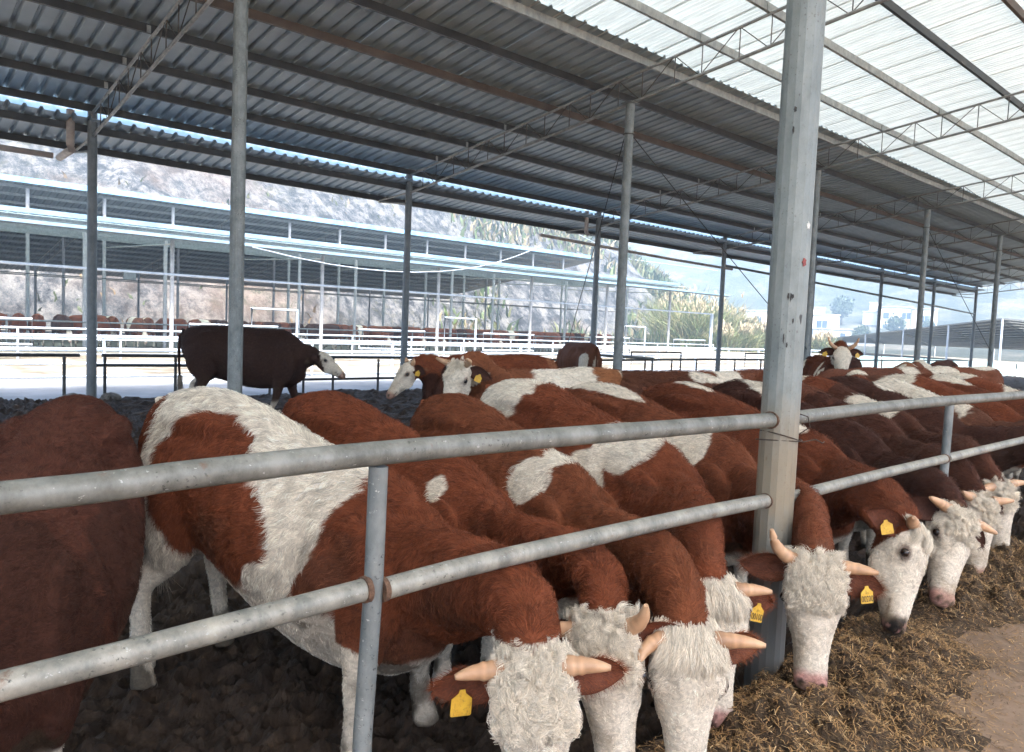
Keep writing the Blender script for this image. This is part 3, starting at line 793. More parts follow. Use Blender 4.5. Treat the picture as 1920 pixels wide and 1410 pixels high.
house(at(1556, 170, 1.0), hz(1556), [(-4.6, 1.2, 0, 6, -4, 6.2, [(-3.6, 3.2, 2.4, 1.8), (-1.0, 0.3, 1.0, 1.6)]), (-4.0, 4.6, -1.6, 0, -4, 3.0, [(1.5, 0.7, 1.2, 1.6)]), (-5.2, -2, 1, 5, 6.4, 7.8, [])], 'white stepped house with a blue window, lower left of the houses', M['house'])
house(at(1690, 205, 3.9), hz(1690), [(-7.0, 1.5, 0, 7, -4, 7.4, [(-1.0, 4.2, 2.2, 1.8), (-5.6, 4.2, 1.6, 1.8), (-5.6, 1.0, 1.6, 1.8)]), (1.5, 7.5, -0.6, 6, -4, 7.0, [(3.2, 3.4, 2.6, 1.9), (3.2, 0.4, 2.6, 1.8)])], 'long two-storey cream house with broad windows, middle of the hillside', M['house2'])
house(at(1636, 212, 4.6), hz(1636), [(-3.5, 3.5, 0, 6, -4, 5.4, [(0.6, 2.6, 1.8, 1.6)]), (-2, 1, 1.5, 5, 5.6, 8.0, [])], 'small white house with a roof hut left of the cream house', M['house'])
house(at(1425, 190, 1.0), hz(1425), [(-5, 5, 0, 6, -4, 7.2, [(-2.0, 4.2, 1.6, 1.8), (-2.0, 1.2, 1.6, 1.8)])], 'white house half hidden by the reeds and the near post', M['house'])
house(at(1775, 220, 4.0), hz(1775), [(-6, 6, 0, 6, -4, 4.6, [(-3, 1.6, 2, 1.4), (1.5, 1.6, 2, 1.4)])], 'pale low house right of the cream house', M['house'])
house(at(1590, 150, -0.6), hz(1590), [(-5, 5, 0, 4, -4, 2.0, [])], 'low white shed wall below the stepped house', M['house'])

# ------------------------------------------------------------------ scrub and reeds on the slope right of the quarry
def leaf_mat(name, a, b):
    m, n, l, p = new_mat(name)
    at_ = n.new('ShaderNodeAttribute'); at_.attribute_name = 'col'
    l.new(at_.outputs['Color'], p.inputs['Base Color']); p.inputs['Roughness'].default_value = 0.75
    return m
M['scrub'] = leaf_mat('scrub_leaves', None, None)
def blades(name, roots, hgt, wid, cols, lean=0.35, n_per=1, label=None, kind=None, segs=2):
    n = len(roots); az = rng.random(n) * 6.283; ln = lean * (0.3 + rng.random(n))
    H = hgt * (0.6 + 0.8 * rng.random(n)); Wd = wid * (0.6 + 0.8 * rng.random(n))
    d = np.stack([np.cos(az), np.sin(az), 0 * az], 1); s_ = np.stack([-np.sin(az), np.cos(az), 0 * az], 1)
    tw = rng.random(n) * 6.283; s_ = s_ * np.cos(tw)[:, None] + d * np.sin(tw)[:, None]
    V = []; 
    for k in range(segs + 1):
        t = k / segs
        c = roots + d * (ln * H * t * t)[:, None] + np.array([0, 0, 1.0]) * (H * (t - 0.25 * t * t * ln * 2))[:, None]
        wk = Wd * (1 - t) ** 0.7 + 0.004
        V.append(c - s_ * wk[:, None]); V.append(c + s_ * wk[:, None])
    V = np.stack(V, 1); m_ = V.shape[1]
    base = (np.arange(n) * m_)[:, None]
    F = np.concatenate([base + np.array([2 * k, 2 * k + 1, 2 * k + 3, 2 * k + 2]) for k in range(segs)], 0)
    o = np_mesh(name, V.reshape(-1, 3), F, M['scrub'], smooth=False)
    set_col(o.data, np.repeat(cols, m_, 0)); 
    if label: tag(o, label, kind=kind)
    return o
def scatter_hill(n, a0, a1, y0, y1, dens):
    P_ = np.stack([a0 + (a1 - a0) * rng.random(n), y0 + (y1 - y0) * rng.random(n), np.zeros(n)], 1)
    P_ = P_[rng.random(n) < dens(P_)]
    P_[:, 2] = hill_h(P_) - 0.1
    return P_
pal = np.array([(0.035, 0.06, 0.020), (0.08, 0.09, 0.036), (0.12, 0.10, 0.058), (0.055, 0.085, 0.026), (0.15, 0.13, 0.08), (0.027, 0.045, 0.018)])
dn = lambda P_: sstep(-0.15, 0.25, fbm(P_, 0.09, 3, 51)) * (0.15 + 0.85 * sstep(58, 82, P_[:, 0] + 0.35 * (P_[:, 1] - 66)))
R_ = scatter_hill(48000, 50, 135, 60, 108, dn)
ci = np.clip(((fbm(R_, 0.12, 3, 61) + 0.5) * 6 + rng.normal(0, 0.9, len(R_))).astype(int), 0, 5)
blades('hillside_scrub', R_, 1.9, 0.22, pal[ci] * (0.7 + 0.6 * rng.random(len(R_)))[:, None], 0.6, label='dry scrub and grass covering the slope right of the quarry', kind='stuff')
dn2 = lambda P_: 0.8 * sstep(0.15, 0.35, fbm(P_, 0.12, 3, 71)) + 0.015
R_ = scatter_hill(9000, -45, 78, 64, 108, dn2)
ci = np.clip(((fbm(R_, 0.12, 3, 61) + 0.5) * 6 + rng.normal(0, 0.9, len(R_))).astype(int), 0, 5)
blades('dry_scrub', R_, 0.9, 0.13, pal[ci] * np.array([1.1, 0.95, 0.9]), 0.7, label='sparse dry scrub clinging to the rock face', kind='stuff')
# reed clumps, each a plant
def reed(loc, h, n, lab, cols):
    root = empty('reed_clump', loc); tag(root, lab, 'reeds', 'tall reed clumps at the foot of the slope')
    P_ = np.stack([rng.normal(0, h * 0.20, n), rng.normal(0, h * 0.20, n), np.zeros(n)], 1)
    c = np.array(cols)[rng.integers(0, len(cols), n)] * (0.75 + 0.5 * rng.random(n))[:, None]
    o = blades('leaves', P_, h, 0.045, c, 0.75, segs=3, kind='stuff'); o.parent = root; o['kind'] = 'stuff'
    m_ = max(8, n // 40); tips = np.stack([rng.normal(0, h * 0.14, m_), rng.normal(0, h * 0.14, m_), h * (0.75 + 0.35 * rng.random(m_))], 1)
    q = np.repeat(tips, 7, 0) + rng.normal(0, 0.13, (m_ * 7, 3)) * np.array([1, 1, 1.5])
    o = blades('plumes', q, 0.55, 0.07, np.tile((0.32, 0.27, 0.18), (len(q), 1)) * (0.8 + 0.4 * rng.random(len(q)))[:, None], 0.5); o.parent = root; o['kind'] = 'stuff'
pg = [(0.09, 0.125, 0.04), (0.15, 0.155, 0.06), (0.06, 0.095, 0.03), (0.19, 0.17, 0.085)]
for i, (px, D, h, lab) in enumerate(((1300, 84, 6.0, 'tall dry reed clump at the end of the far shed'), (1335, 88, 6.6, 'pale reed clump just left of the fourth back post'), (1372, 90, 5.2, 'green and straw reed clump right of the fourth back post'), (1405, 88, 4.0, 'yellow green reed clump beside the near post'),
        (1430, 86, 3.2, 'low yellow green reeds touching the near post'), (1265, 92, 7.5, 'high feathery reeds above the far shed roof end'), (1390, 82, 3.0, 'low bushy reeds in front of the taller clumps'), (1350, 80, 3.0, 'low dry reeds at the foot of the back post'), (1545, 95, 2.6, 'short yellow reeds below the stepped house'), (1528, 92, 2.4, 'short reeds beside the near post on its right'))):
    x, y, _ = at(px, D, 0); reed((x, y, max(-0.4, float(hill_h(np.array([[x, y, 0.]]))[0]) - 0.2)), h * .92, 1300, lab, pg)
# trees dotted on the mountain foot
def round_tree(loc, h, lab):
    root = empty('tree', loc); tag(root, lab, 'tree', 'small trees among the houses')
    MB().tube([(0, 0, -1), (0.1, 0, h * 0.3), (0, 0.1, h * 0.6)], [h * 0.05, h * 0.035, h * 0.02], 6).build('trunk', M['wire'], root, True)
    n = 900
    d = rng.normal(0, 1, (n, 3)); d /= np.linalg.norm(d, axis=1)[:, None]
    r = (0.55 + 0.45 * rng.random(n)) * (1 + 0.35 * fbm(d, 1.6, 2, int(h * 7)))
    P_ = d * (r * h * 0.38)[:, None] + np.array([0, 0, h * 0.62])
    o = blades('crown', P_, h * 0.09, h * 0.035, np.tile((0.045, 0.07, 0.04), (n, 1)) * (0.6 + 0.8 * rng.random(n))[:, None], 0.8); o.parent = root; o['kind'] = 'stuff'
for px, D, z, h, lab in ((1672, 190, 2.0, 6.5, 'round dark tree in front of the cream house'), (1570, 215, 6, 8, 'dark tree on the slope above the stepped house'), (1660, 250, 12, 9, 'dark tree high above the small white house'), (1610, 165, 0, 5, 'small dark tree between the two house groups'), (1735, 200, 3, 5, 'small tree right of the cream house')):
    round_tree(at(px, D, z), h, lab)
# ------------------------------------------------------------------ cattle
def hide_mat():
    m, n, l, p = new_mat('cow_hide')
    a = n.new('ShaderNodeAttribute'); a.attribute_name = 'col'
    f = noise(n, l, 38, 6, 0.7, stretch=(0.5, 1, 1), dist=1.5)
    v = ramp(n, l, f, [(0.3, (0.62, 0.60, 0.58)), (0.7, (1.25, 1.22, 1.2))])
    l.new(mixc(n, l, 1.0, a.outputs['Color'], v, 'MULTIPLY'), p.inputs['Base Color'])
    p.inputs['Roughness'].default_value = 0.7; p.inputs['Specular IOR Level'].default_value = 0.10
    l.new(bump(n, l, noise(n, l, 55, 6, 0.75, stretch=(0.45, 1, 1), dist=2.0), 0.55, 0.02), p.inputs['Normal']); return m
M['hide'] = hide_mat()
def hair_mat():
    m, n, l, p = new_mat('cow_hair')
    a = n.new('ShaderNodeAttribute'); a.attribute_name = 'col'
    l.new(a.outputs['Color'], p.inputs['Base Color'])
    p.inputs['Roughness'].default_value = 0.65; p.inputs['Specular IOR Level'].default_value = 0.12
    return m
M['hair'] = hair_mat()
def horn_mat():
    m, n, l, p = new_mat('horn')
    c = ramp(n, l, noise(n, l, 9, 4, 0.6), [(0.3, (0.34, 0.185, 0.10)), (0.7, (0.50, 0.31, 0.185))])
    a = n.new('ShaderNodeAttribute'); a.attribute_name = 'col'
    l.new(mixc(n, l, 1.0, c, a.outputs['Color'], 'MULTIPLY'), p.inputs['Base Color'])
    p.inputs['Roughness'].default_value = 0.45
    l.new(bump(n, l, noise(n, l, 40, 3, 0.6), 0.25, 0.004), p.inputs['Normal']); return m
M['horn'] = horn_mat()
M['eye'] = simple('eye', (0.012, 0.008, 0.006), (0.02, 0.012, 0.01), 5, 0.08)
def tag_mat():
    m, n, l, p = new_mat('dirty_yellow_tag')
    c = ramp(n, l, noise(n, l, 30, 4, 0.6), [(0.3, (0.50, 0.27, 0.02)), (0.7, (0.66, 0.40, 0.04))])
    d = ramp(n, l, noise(n, l, 90, 5, 0.75), [(0.52, (0, 0, 0)), (0.66, (1, 1, 1))])
    l.new(mixc(n, l, mixc(n, l, 0.6, (0, 0, 0), d), c, (0.16, 0.09, 0.03)), p.inputs['Base Color']); p.inputs['Roughness'].default_value = 0.5
    return m
M['tag'] = tag_mat()
M['ink'] = simple('tag_ink', (0.02, 0.015, 0.01), (0.04, 0.03, 0.02), 10, 0.6)

def ring_se(cx, ax_y, ax_z, hw, hh, n=28, e=2.3, top=0.0, bot=0.0):
    """superellipse ring; top/bot narrow the upper / lower half"""
    th = np.arange(n) * 2 * np.pi / n
    c, s = np.cos(th), np.sin(th)
    yy = np.sign(c) * np.abs(c) ** (2 / e) * hw; zz = np.sign(s) * np.abs(s) ** (2 / e) * hh
    k = 1 - top * np.clip(zz / hh, 0, 1) ** 1.5 - bot * np.clip(-zz / hh, 0, 1) ** 1.5
    return np.asarray(cx)[None] + (yy * k)[:, None] * np.asarray(ax_y)[None] + zz[:, None] * np.asarray(ax_z)[None]
class Soup:
    def __init__(s): s.V = []; s.F = []; s.n = 0
    def loft(s, rings):
        m_ = len(rings[0]); b = s.n
        for r in rings: s.V.append(r)
        for i in range(len(rings) - 1):
            for k in range(m_):
                s.F.append((b + i * m_ + k, b + i * m_ + (k + 1) % m_, b + (i + 1) * m_ + (k + 1) % m_, b + (i + 1) * m_ + k))
        s.F.append(tuple(b + k for k in range(m_ - 1, -1, -1))); s.F.append(tuple(b + (len(rings) - 1) * m_ + k for k in range(m_)))
        s.n += m_ * len(rings)
    def blob(s, c, r, ax=None):
        rs = []
        for t in np.linspace(-0.97, 0.97, 9):
            q = math.sqrt(1 - t * t)
            rs.append(ring_se((c[0] + t * r[0], c[1], c[2]), (0, 1, 0), (0, 0, 1), r[1] * q, r[2] * q, 14, 2))
        s.loft(rs)
    def limb(s, pts, n=14):
        P_ = np.array([p[:3] for p in pts], float); rs = []
        for i, p in enumerate(pts):
            t = P_[min(i + 1, len(P_) - 1)] - P_[max(i - 1, 0)]; t /= np.linalg.norm(t)
            a = np.array([1., 0, 0]); x = a - t * (a @ t); x /= np.linalg.norm(x); y = np.cross(t, x)
            ry, rx = (p[3], p[3]) if len(p) == 4 else (p[4], p[3])
            rs.append(ring_se(P_[i], y, x, ry, rx, n, 2))
        s.loft(rs)

def unit(v): v = np.asarray(v, float); return v / np.linalg.norm(v)
def interp(tab, u):
    tab = np.array(tab); return [np.interp(u, tab[:, 0], tab[:, k]) for k in range(1, tab.shape[1])]
def smooth_tab(tab, n):
    tab = np.array(tab, float); x = np.linspace(tab[0, 0], tab[-1, 0], n); out = [x]
    for k in range(1, tab.shape[1]):
        y = np.interp(x, tab[:, 0], tab[:, k])
        ys = np.convolve(np.pad(y, 2, 'edge'), [.1, .2, .4, .2, .1], 'valid'); ys[0] = y[0]; ys[-1] = y[-1]; out.append(ys)
    return np.stack(out, 1)

TORSO = [(-0.50, 1.30, 1.02, .07), (-0.46, 1.35, 0.90, .15), (-0.36, 1.39, 0.76, .22), (-0.20, 1.415, 0.68, .265), (0.0, 1.43, 0.64, .285), (0.20, 1.415, 0.58, .305), (0.45, 1.40, 0.52, .345), (0.70, 1.395, 0.50, .345), (0.95, 1.41, 0.51, .29), (1.12, 1.36, 0.54, .245), (1.26, 1.26, 0.60, .19), (1.34, 1.14, 0.70, .11)]
HEAD = [(-.05, -.05, -.15, .055), (-.02, -.01, -.18, .088), (.03, .022, -.205, .120), (.09, .030, -.222, .130), (.15, .028, -.232, .130), (.20, .020, -.228, .116), (.27, .006, -.208, .093), (.35, -.010, -.180, .077), (.42, -.020, -.158, .068), (.47, -.026, -.148, .075), (.51, -.040, -.140, .070), (.535, -.062, -.120, .045)]

RED = (0.178, 0.052, 0.023); DRED = (0.135, 0.040, 0.018); DARK = (0.060, 0.024, 0.016); TAN = (0.26, 0.105, 0.045); WHITE = (0.70, 0.63, 0.53); BLACKB = (0.030, 0.019, 0.016)
PINK = (0.46, 0.25, 0.22); BLACK = (0.02, 0.017, 0.016); DIRT = (0.055, 0.042, 0.028)
HORNP = {'out': [(0, .085, -.035), (.0, .15, -.02), (-.01, .21, .0), (-.02, .27, .035)],
         'up': [(0, .085, -.035), (-.02, .14, -.01), (-.06, .185, .03), (-.12, .205, .075)],
         'flat': [(0, .085, -.035), (.0, .15, -.03), (.0, .22, -.02), (.01, .30, .0)],
         'down': [(0, .085, -.035), (.02, .14, -.03), (.05, .18, -.01), (.09, .205, .02)],
         'fwd': [(0, .085, -.03), (-.01, .14, .0), (.0, .18, .06), (.01, .20, .13)]}
WORLD_NONE = None

def cow(loc, deg, P, Mz, nrm, label, base=RED, patches=(), group='cows feeding along the fence', s=1.0, drop=0.0, vox=0.02, hairs=0, hlen=0.035, hr=0.0007,
        curls=0, seed=0, horns=('out', 1.0), muzzle=PINK, ears=(0, 0), tagged=None, face_back=0.0, legs=None, tail=True, world=True, neck_col=None, style='curl', belly_white=0.0, cheek=0.0, leg_white=0.46, floor=None, neck_w=1.0, width=1.0, eyes=True, ear_col=None, hidden=False, face=True):
    rg = np.random.default_rng(seed + 11)
    fl = FLOOR if floor is None else floor
    width *= .95; neck_w *= .92; width *= 1 + .10 * (rg.random() - .5); neck_w *= 1 + .16 * (rg.random() - .5)
    root = empty('cow', (loc[0], loc[1], fl), R(deg)); root.scale = (s, s, s)
    tag(root, label, 'cow', group)
    c_, s_ = math.cos(R(deg)), math.sin(R(deg))
    def toloc(p):
        d = np.array([p[0] - loc[0], p[1] - loc[1], p[2] - fl]); return np.array([d[0] * c_ + d[1] * s_, -d[0] * s_ + d[1] * c_, d[2]]) / s
    def dirloc(v): return np.array([v[0] * c_ + v[1] * s_, -v[0] * s_ + v[1] * c_, v[2]])
    if world: P, Mz, nrm = toloc(P), toloc(Mz), dirloc(nrm)
    else: P, Mz, nrm = np.array(P, float), np.array(Mz, float), np.array(nrm, float)
    hu = unit(Mz - P); hw_ = unit(nrm - hu * (nrm @ hu)); hv = np.cross(hw_, hu)   # forward, dorsal, left
    HS = np.clip(np.linalg.norm(Mz - P) / 0.53, 0.92, 1.10)
    H = lambda u, v, w_: P + HS * (hu * u + hv * v + hw_ * w_)
    sp = Soup()
    # torso
    tb = smooth_tab(TORSO, 26); rings = []
    dz = lambda x: -drop * sstep(-0.1, 1.05, np.array([x]))[0]
    for x, zt, zb, hw0 in tb:
        rings.append(ring_se((x, 0, (zt + zb) / 2 + dz(x)), (0, 1, 0), (0, 0, 1), hw0 * width, (zt - zb) / 2, 32, 2.25, top=0.42 if x > 0.6 else 0.30, bot=0.22))
    sp.loft(rings)
    # hook bones, pins, shoulders
    for sg in (1, -1):
        sp.blob((0.02, sg * 0.175 * width, 1.275), (.22, .058, .070)); sp.blob((-.34, sg * .07, 1.22), (.12, .05, .08))
        sp.blob((1.06, sg * .205, .90 - drop * .9), (.20, .060, .32)); sp.blob((-.13, sg * .20, .92), (.23, .10, .30))
    # neck
    N0 = np.array([0.90, 0, 1.06 - drop * 1.15]); E = H(-.005, 0, -.105)
    L_ = np.linalg.norm(E - N0)
    t0 = unit(np.array([1.0, 0, 0.12 if E[2] > N0[2] + .1 else -0.30])); te = unit(hu * .62 + hw_ * .48)
    B1 = N0 + t0 * L_ * .40; B2 = E - te * L_ * .33
    rings = []; NT = np.linspace(0, 1, 22); NC = []
    up0 = np.array([0, 0, 1.])
    for t in NT:
        p = (1 - t) ** 3 * N0 + 3 * (1 - t) ** 2 * t * B1 + 3 * (1 - t) * t * t * B2 + t ** 3 * E
        d = unit(3 * (1 - t) ** 2 * (B1 - N0) + 6 * (1 - t) * t * (B2 - B1) + 3 * t * t * (E - B2))
        up = unit(up0 * (1 - t) + hw_ * t * 1.0); up = unit(up - d * (up @ d)); y = np.cross(up, d)
        hh = np.interp(t, [0, .3, .6, .85, 1], [.33, .255, .182, .145, .115] if drop else [.33, .275, .205, .155, .115]); hw1 = np.interp(t, [0, .3, .6, .85, 1], [.175, .165, .135, .11, .085]) * neck_w
        wr = 1 + 0.022 * math.sin(t * 55 + seed) * (t > .25)
        rings.append(ring_se(p - up * 0.03 * (1 - t), y, up, hw1 * wr, hh * wr, 24, 2.2, top=.35 * (1 - t) + .15, bot=.30)); NC.append((p, d, up))
    sp.loft(rings)
    # head
    rings = []
    for u, wt_, wb, hw1 in smooth_tab(HEAD, 20):
        rings.append(ring_se(H(u, 0, (wt_ + wb) / 2), hv, hw_, hw1 * HS, (wt_ - wb) / 2 * HS, 24, 2.5, top=.12, bot=.42))
    sp.loft(rings)
    Rm = np.stack([hu, hv, hw_], 1)
    def hblob(c, r):
        rs = []
        for t in np.linspace(-0.97, 0.97, 7):
            q = math.sqrt(1 - t * t); rs.append(ring_se(H(c[0] + t * r[0], c[1], c[2]), hv, hw_, r[1] * q * HS, r[2] * q * HS, 12, 2))
        sp.loft(rs)
    for sg in (1, -1):
        hblob((.145, sg * .104, -.040), (.052, .034, .040))       # brow
        hblob((.49, sg * .045, -.062), (.034, .028, .034))        # nostril wings
        hblob((.22, sg * .070, -.160), (.10, .030, .065))         # jaw muscle
    # legs
    lg = legs or [(0.02, 0.02), (-0.02, -0.02), (0.0, 0.0), (0.0, 0.0)]   # (dx of each foot) front L, front R, hind L, hind R
    for i, sg in ((0, 1), (1, -1)):
        dx, dy = lg[i]
        f = lambda z, k: (1.08 + dx * (1 - k), sg * (.155 + dy * (1 - k)), z)
        zt = 0.86 - drop
        sp.limb([(1.04, sg * .15, zt, .15, .075), (1.05 + dx * .2, sg * .155, .66 - drop * .6, .105, .075), (1.07 + dx * .4, sg * (.155 + dy * .4), .50, .072, .062), (1.085 + dx * .55, sg * (.155 + dy * .55), .40, .060, .058), (1.085 + dx * .65, sg * (.155 + dy * .65), .345, .058, .056),
                 (1.08 + dx * .8, sg * (.155 + dy * .8), .24, .040, .040), (1.08 + dx * .92, sg * (.155 + dy * .92), .13, .046, .044), (1.095 + dx, sg * (.155 + dy), .07, .050, .052), (1.115 + dx, sg * (.155 + dy), .0, .066, .058)])
    for i, sg in ((2, 1), (3, -1)):
        dx, dy = lg[i]
        sp.limb([(-.16, sg * .17, 1.08, .24, .10), (-.13, sg * .19, .86, .21, .105), (-.12 + dx * .3, sg * .195, .70, .14, .085), (-.22 + dx * .55, sg * .19, .58, .088, .062), (-.30 + dx * .7, sg * (.185 + dy * .6), .49, .072, .052), (-.305 + dx * .75, sg * (.185 + dy * .7), .42, .058, .048),
                 (-.285 + dx * .85, sg * (.185 + dy * .8), .30, .044, .040), (-.27 + dx * .95, sg * (.185 + dy * .95), .15, .048, .044), (-.255 + dx, sg * (.185 + dy), .08, .052, .050), (-.235 + dx, sg * (.185 + dy), .0, .066, .058)])
    # one continuous body
    V = np.concatenate(sp.V)
    me = bpy.data.meshes.new('tmp'); me.from_pydata(V.tolist(), [], sp.F); me.update()
    tmp = bpy.data.objects.new('tmp', me); COL.objects.link(tmp)
    md = tmp.modifiers.new('r', 'REMESH'); md.mode = 'VOXEL'; md.voxel_size = vox
    sm = tmp.modifiers.new('s', 'SMOOTH'); sm.factor = 0.5; sm.iterations = max(3, int(0.1 / vox))
    dg = bpy.context.evaluated_depsgraph_get()
    body = bpy.data.meshes.new_from_object(tmp.evaluated_get(dg)); body.name = 'body'
    bpy.data.objects.remove(tmp); bpy.data.meshes.remove(me)
    nv = len(body.vertices); V = np.empty(nv * 3); body.vertices.foreach_get('co', V); V = V.reshape(-1, 3)
    Nn = np.empty(nv * 3); body.vertices.foreach_get('normal', Nn); Nn = Nn.reshape(-1, 3)
    sd = seed * 3 + 1
    # ---- regions and colour
    NCp = np.array([q[0] for q in NC]); NCd = np.array([q[1] for q in NC])
    def regions(Q):
        q = (Q - P) / HS; u, v, w2 = q @ hu, q @ hv, q @ hw_
        isH = (u > -.07) & (u < .60) & (np.abs(v) < .20) & (w2 > -.30) & (w2 < .12)
        dn_ = np.linalg.norm(Q[:, None] - NCp[None], axis=2) if len(Q) < 400000 else None
        ni = dn_.argmin(1); isN = (dn_.min(1) < .36) & (Q[:, 0] > 1.0) & ~isH
        return u, v, w2, isH, isN, ni
    def paint(Q):
        u, v, w2, isH, isN, ni = regions(Q)
        C = np.tile(np.array(base, float), (len(Q), 1))
        C = C * (1 + 0.22 * fbm(Q, 2.2, 3, sd))[:, None]
        nz = 0.34 * fbm(Q, 2.6, 4, sd + 5) + 0.10 * fbm(Q, 14, 2, sd + 9)
        def put(mask, col):
            k = np.clip(mask, 0, 1)[:, None]; C[:] = C * (1 - k) + np.array(col) * k
        for (cx, cy, cz, rx, ry, rz, col) in patches:
            d = np.sqrt(((Q[:, 0] - cx) / rx) ** 2 + ((Q[:, 1] - cy) / ry) ** 2 + ((Q[:, 2] - cz) / rz) ** 2)
            put(sstep(1.03, .97, d + nz * 1.2), col)
        if neck_col is not None: put(sstep(-.05, .05, (Q[:, 0] - 1.02) + nz * .5) * (isN | ((Q[:, 0] > 1.1) & (Q[:, 2] > .5))) * (~isH), neck_col)
        if belly_white: put(sstep(belly_white + .03, belly_white - .03, Q[:, 2] + nz * .35) * (~isN) * (~isH), WHITE)
        put(sstep(leg_white + .03, leg_white - .03, Q[:, 2] + nz * .4) * (~isH), WHITE)
        # slurry on the feet
        put(sstep(.20, .05, Q[:, 2] + .35 * fbm(Q, 9, 3, sd + 2)) * (~isH) * .9, DIRT)
        put(sstep(.25, .42, fbm(Q, 5, 3, sd + 3)) * (Q[:, 2] < .55) * .7, DIRT)
        if face:
            put((isH & (u - cheek * (-w2 - .02) + nz * .10 > -.035 + face_back)) * 1.0, WHITE)
        mz = sstep(.435, .475, u + .012 * fbm(Q, 30, 2, sd + 4) + np.clip(-w2 - .08, 0, 1) * .2) * isH
        put(mz, muzzle)
        put(mz * sstep(.15, .4, fbm(Q, 26, 3, sd + 6)) * .8, BLACK if muzzle == PINK else PINK)
        nd = np.sqrt(((u - .503) / .020) ** 2 + ((np.abs(v) - .044) / .013) ** 2 + ((w2 + .055) / .030) ** 2)
        put(sstep(1.2, .8, nd) * isH, (.015, .008, .008))
        md_ = np.abs(w2 + .118 + (u - .5) * .18)
        put(sstep(.008, .004, md_) * isH * (u > .38) * .8, (.06, .03, .025))
        put(sstep(.0, .35, fbm(Q, 7, 4, sd + 14) + .9 * (u - .36)) * isH * (u > .2) * .45, (.30, .22, .14))
        put(sstep(.1, .5, fbm(Q, 9, 3, sd + 15)) * isH * .22, (.34, .26, .17))
        put(sstep(.12, .45, fbm(Q, 3, 4, sd + 16)) * (~isH) * (Q[:, 2] < .95) * .35, (.085, .055, .038))
        ey = np.sqrt(((u - .155) / .040) ** 2 + ((w2 + .050) / .030) ** 2)
        put(sstep(1.25, .75, ey) * isH * (np.abs(v) > .08) * .75, (.10, .055, .045))
        return C
    C = paint(V)
    # fine lumps: hide folds, ribs and muscle
    u, v, w2, isH, isN, ni = regions(V)
    amp = np.where(isH, 0.002, 0.010)
    V = V + Nn * (amp * fbm(V, 4.5, 3, sd + 1) + np.where(isN, 0.008, 0) * vnoise(V * np.array([1, 1, 1]), 11, sd))[:, None]
    def dent(c, r, depth):
        d = ((V[:, 0] - c[0]) / r[0]) ** 2 + ((np.abs(V[:, 1]) - c[1]) / r[1]) ** 2 + ((V[:, 2] - c[2]) / r[2]) ** 2
        return -depth * np.exp(-d * 1.6)
    bump_ = dent((.24, .25, 1.20), (.17, .16, .13), .050) + dent((.80, .30, 1.00 - drop * .6), (.07, .2, .34), .022) + dent((-.22, .22, 1.18), (.12, .14, .14), .022) + dent((.55, .16, 1.36 - drop * .4), (.40, .06, .07), .016)
    V = V + Nn * (np.where(isH | isN, 0, bump_))[:, None]
    fold = np.where(isN & (ni > 5), .007 * np.sin(ni * 1.9 + 2.5 * vnoise(V, 5, sd + 8)) * sstep(-.25, .15, vnoise(V, 3, sd + 7)), 0)
    V = V + Nn * fold[:, None]
    rib = np.where((V[:, 0] > .25) & (V[:, 0] < .9) & (V[:, 2] > .75) & (V[:, 2] < 1.3), .004 * np.sin(V[:, 0] * 52 + V[:, 2] * 8), 0)
    V = V + Nn * rib[:, None]
    nd = np.sqrt(((u - .505) / .022) ** 2 + ((np.abs(v) - .044) / .015) ** 2 + ((w2 + .055) / .030) ** 2)
    V = V - Nn * (sstep(1.1, .3, nd) * isH * .014)[:, None]
    body.vertices.foreach_set('co', V.ravel().astype(np.float32))
    set_col(body, C); body.materials.clear(); body.materials.append(M['hide'])
    body.polygons.foreach_set('use_smooth', [True] * len(body.polygons)); body.update()
    bo = bpy.data.objects.new('body', body); COL.objects.link(bo); bo.parent = root
    # ---- horns
    def horn(sg, path, sc):
        pp = [np.array(q) for q in HORNP[path]]
        pp = [pp[0] + (q - pp[0]) * sc * .82 for q in pp]
        pts = []
        for j in range(12):
            t = j / 11 * 3; k = min(int(t), 2); a, b = pp[k], pp[k + 1]; q = a + (b - a) * (t - k); pts.append(H(q[0], q[1] * sg, q[2]))
        for _ in range(2): pts = [pts[0]] + [(pts[i - 1] + 2 * pts[i] + pts[i + 1]) / 4 for i in range(1, 11)] + [pts[-1]]
        rr_ = [.030 * HS * (1 - (j / 11.6) ** 1.5) ** .62 + .002 for j in range(12)]
        rr_ = [r * (1 + .07 * math.sin(j * 2.4 + seed) * (j < 7)) for j, r in enumerate(rr_)]
        o = MB().tube([tuple(q) for q in pts], rr_, 14).build('horn', M['horn'], root, True)
        vc = np.array([v_.co[:] for v_ in o.data.vertices]); d = np.linalg.norm(vc - pts[0], axis=1) / np.linalg.norm(pts[-1] - pts[0])
        set_col(o.data, np.ones((len(d), 3)) * (0.72 + .5 * sstep(.05, .55, d) - .25 * sstep(.86, 1.0, d))[:, None] * (1 + .13 * np.sin(d * 46) * (d < .55))[:, None] * (1 + .3 * fbm(vc, 30, 3, seed))[:, None])
    if horns:
        for i, sg in enumerate((1, -1)):
            hp = horns[i] if isinstance(horns[0], tuple) else horns
            if hp: horn(sg, hp[0], hp[1])
    # ---- ears
    ecol = np.array(ear_col or base)
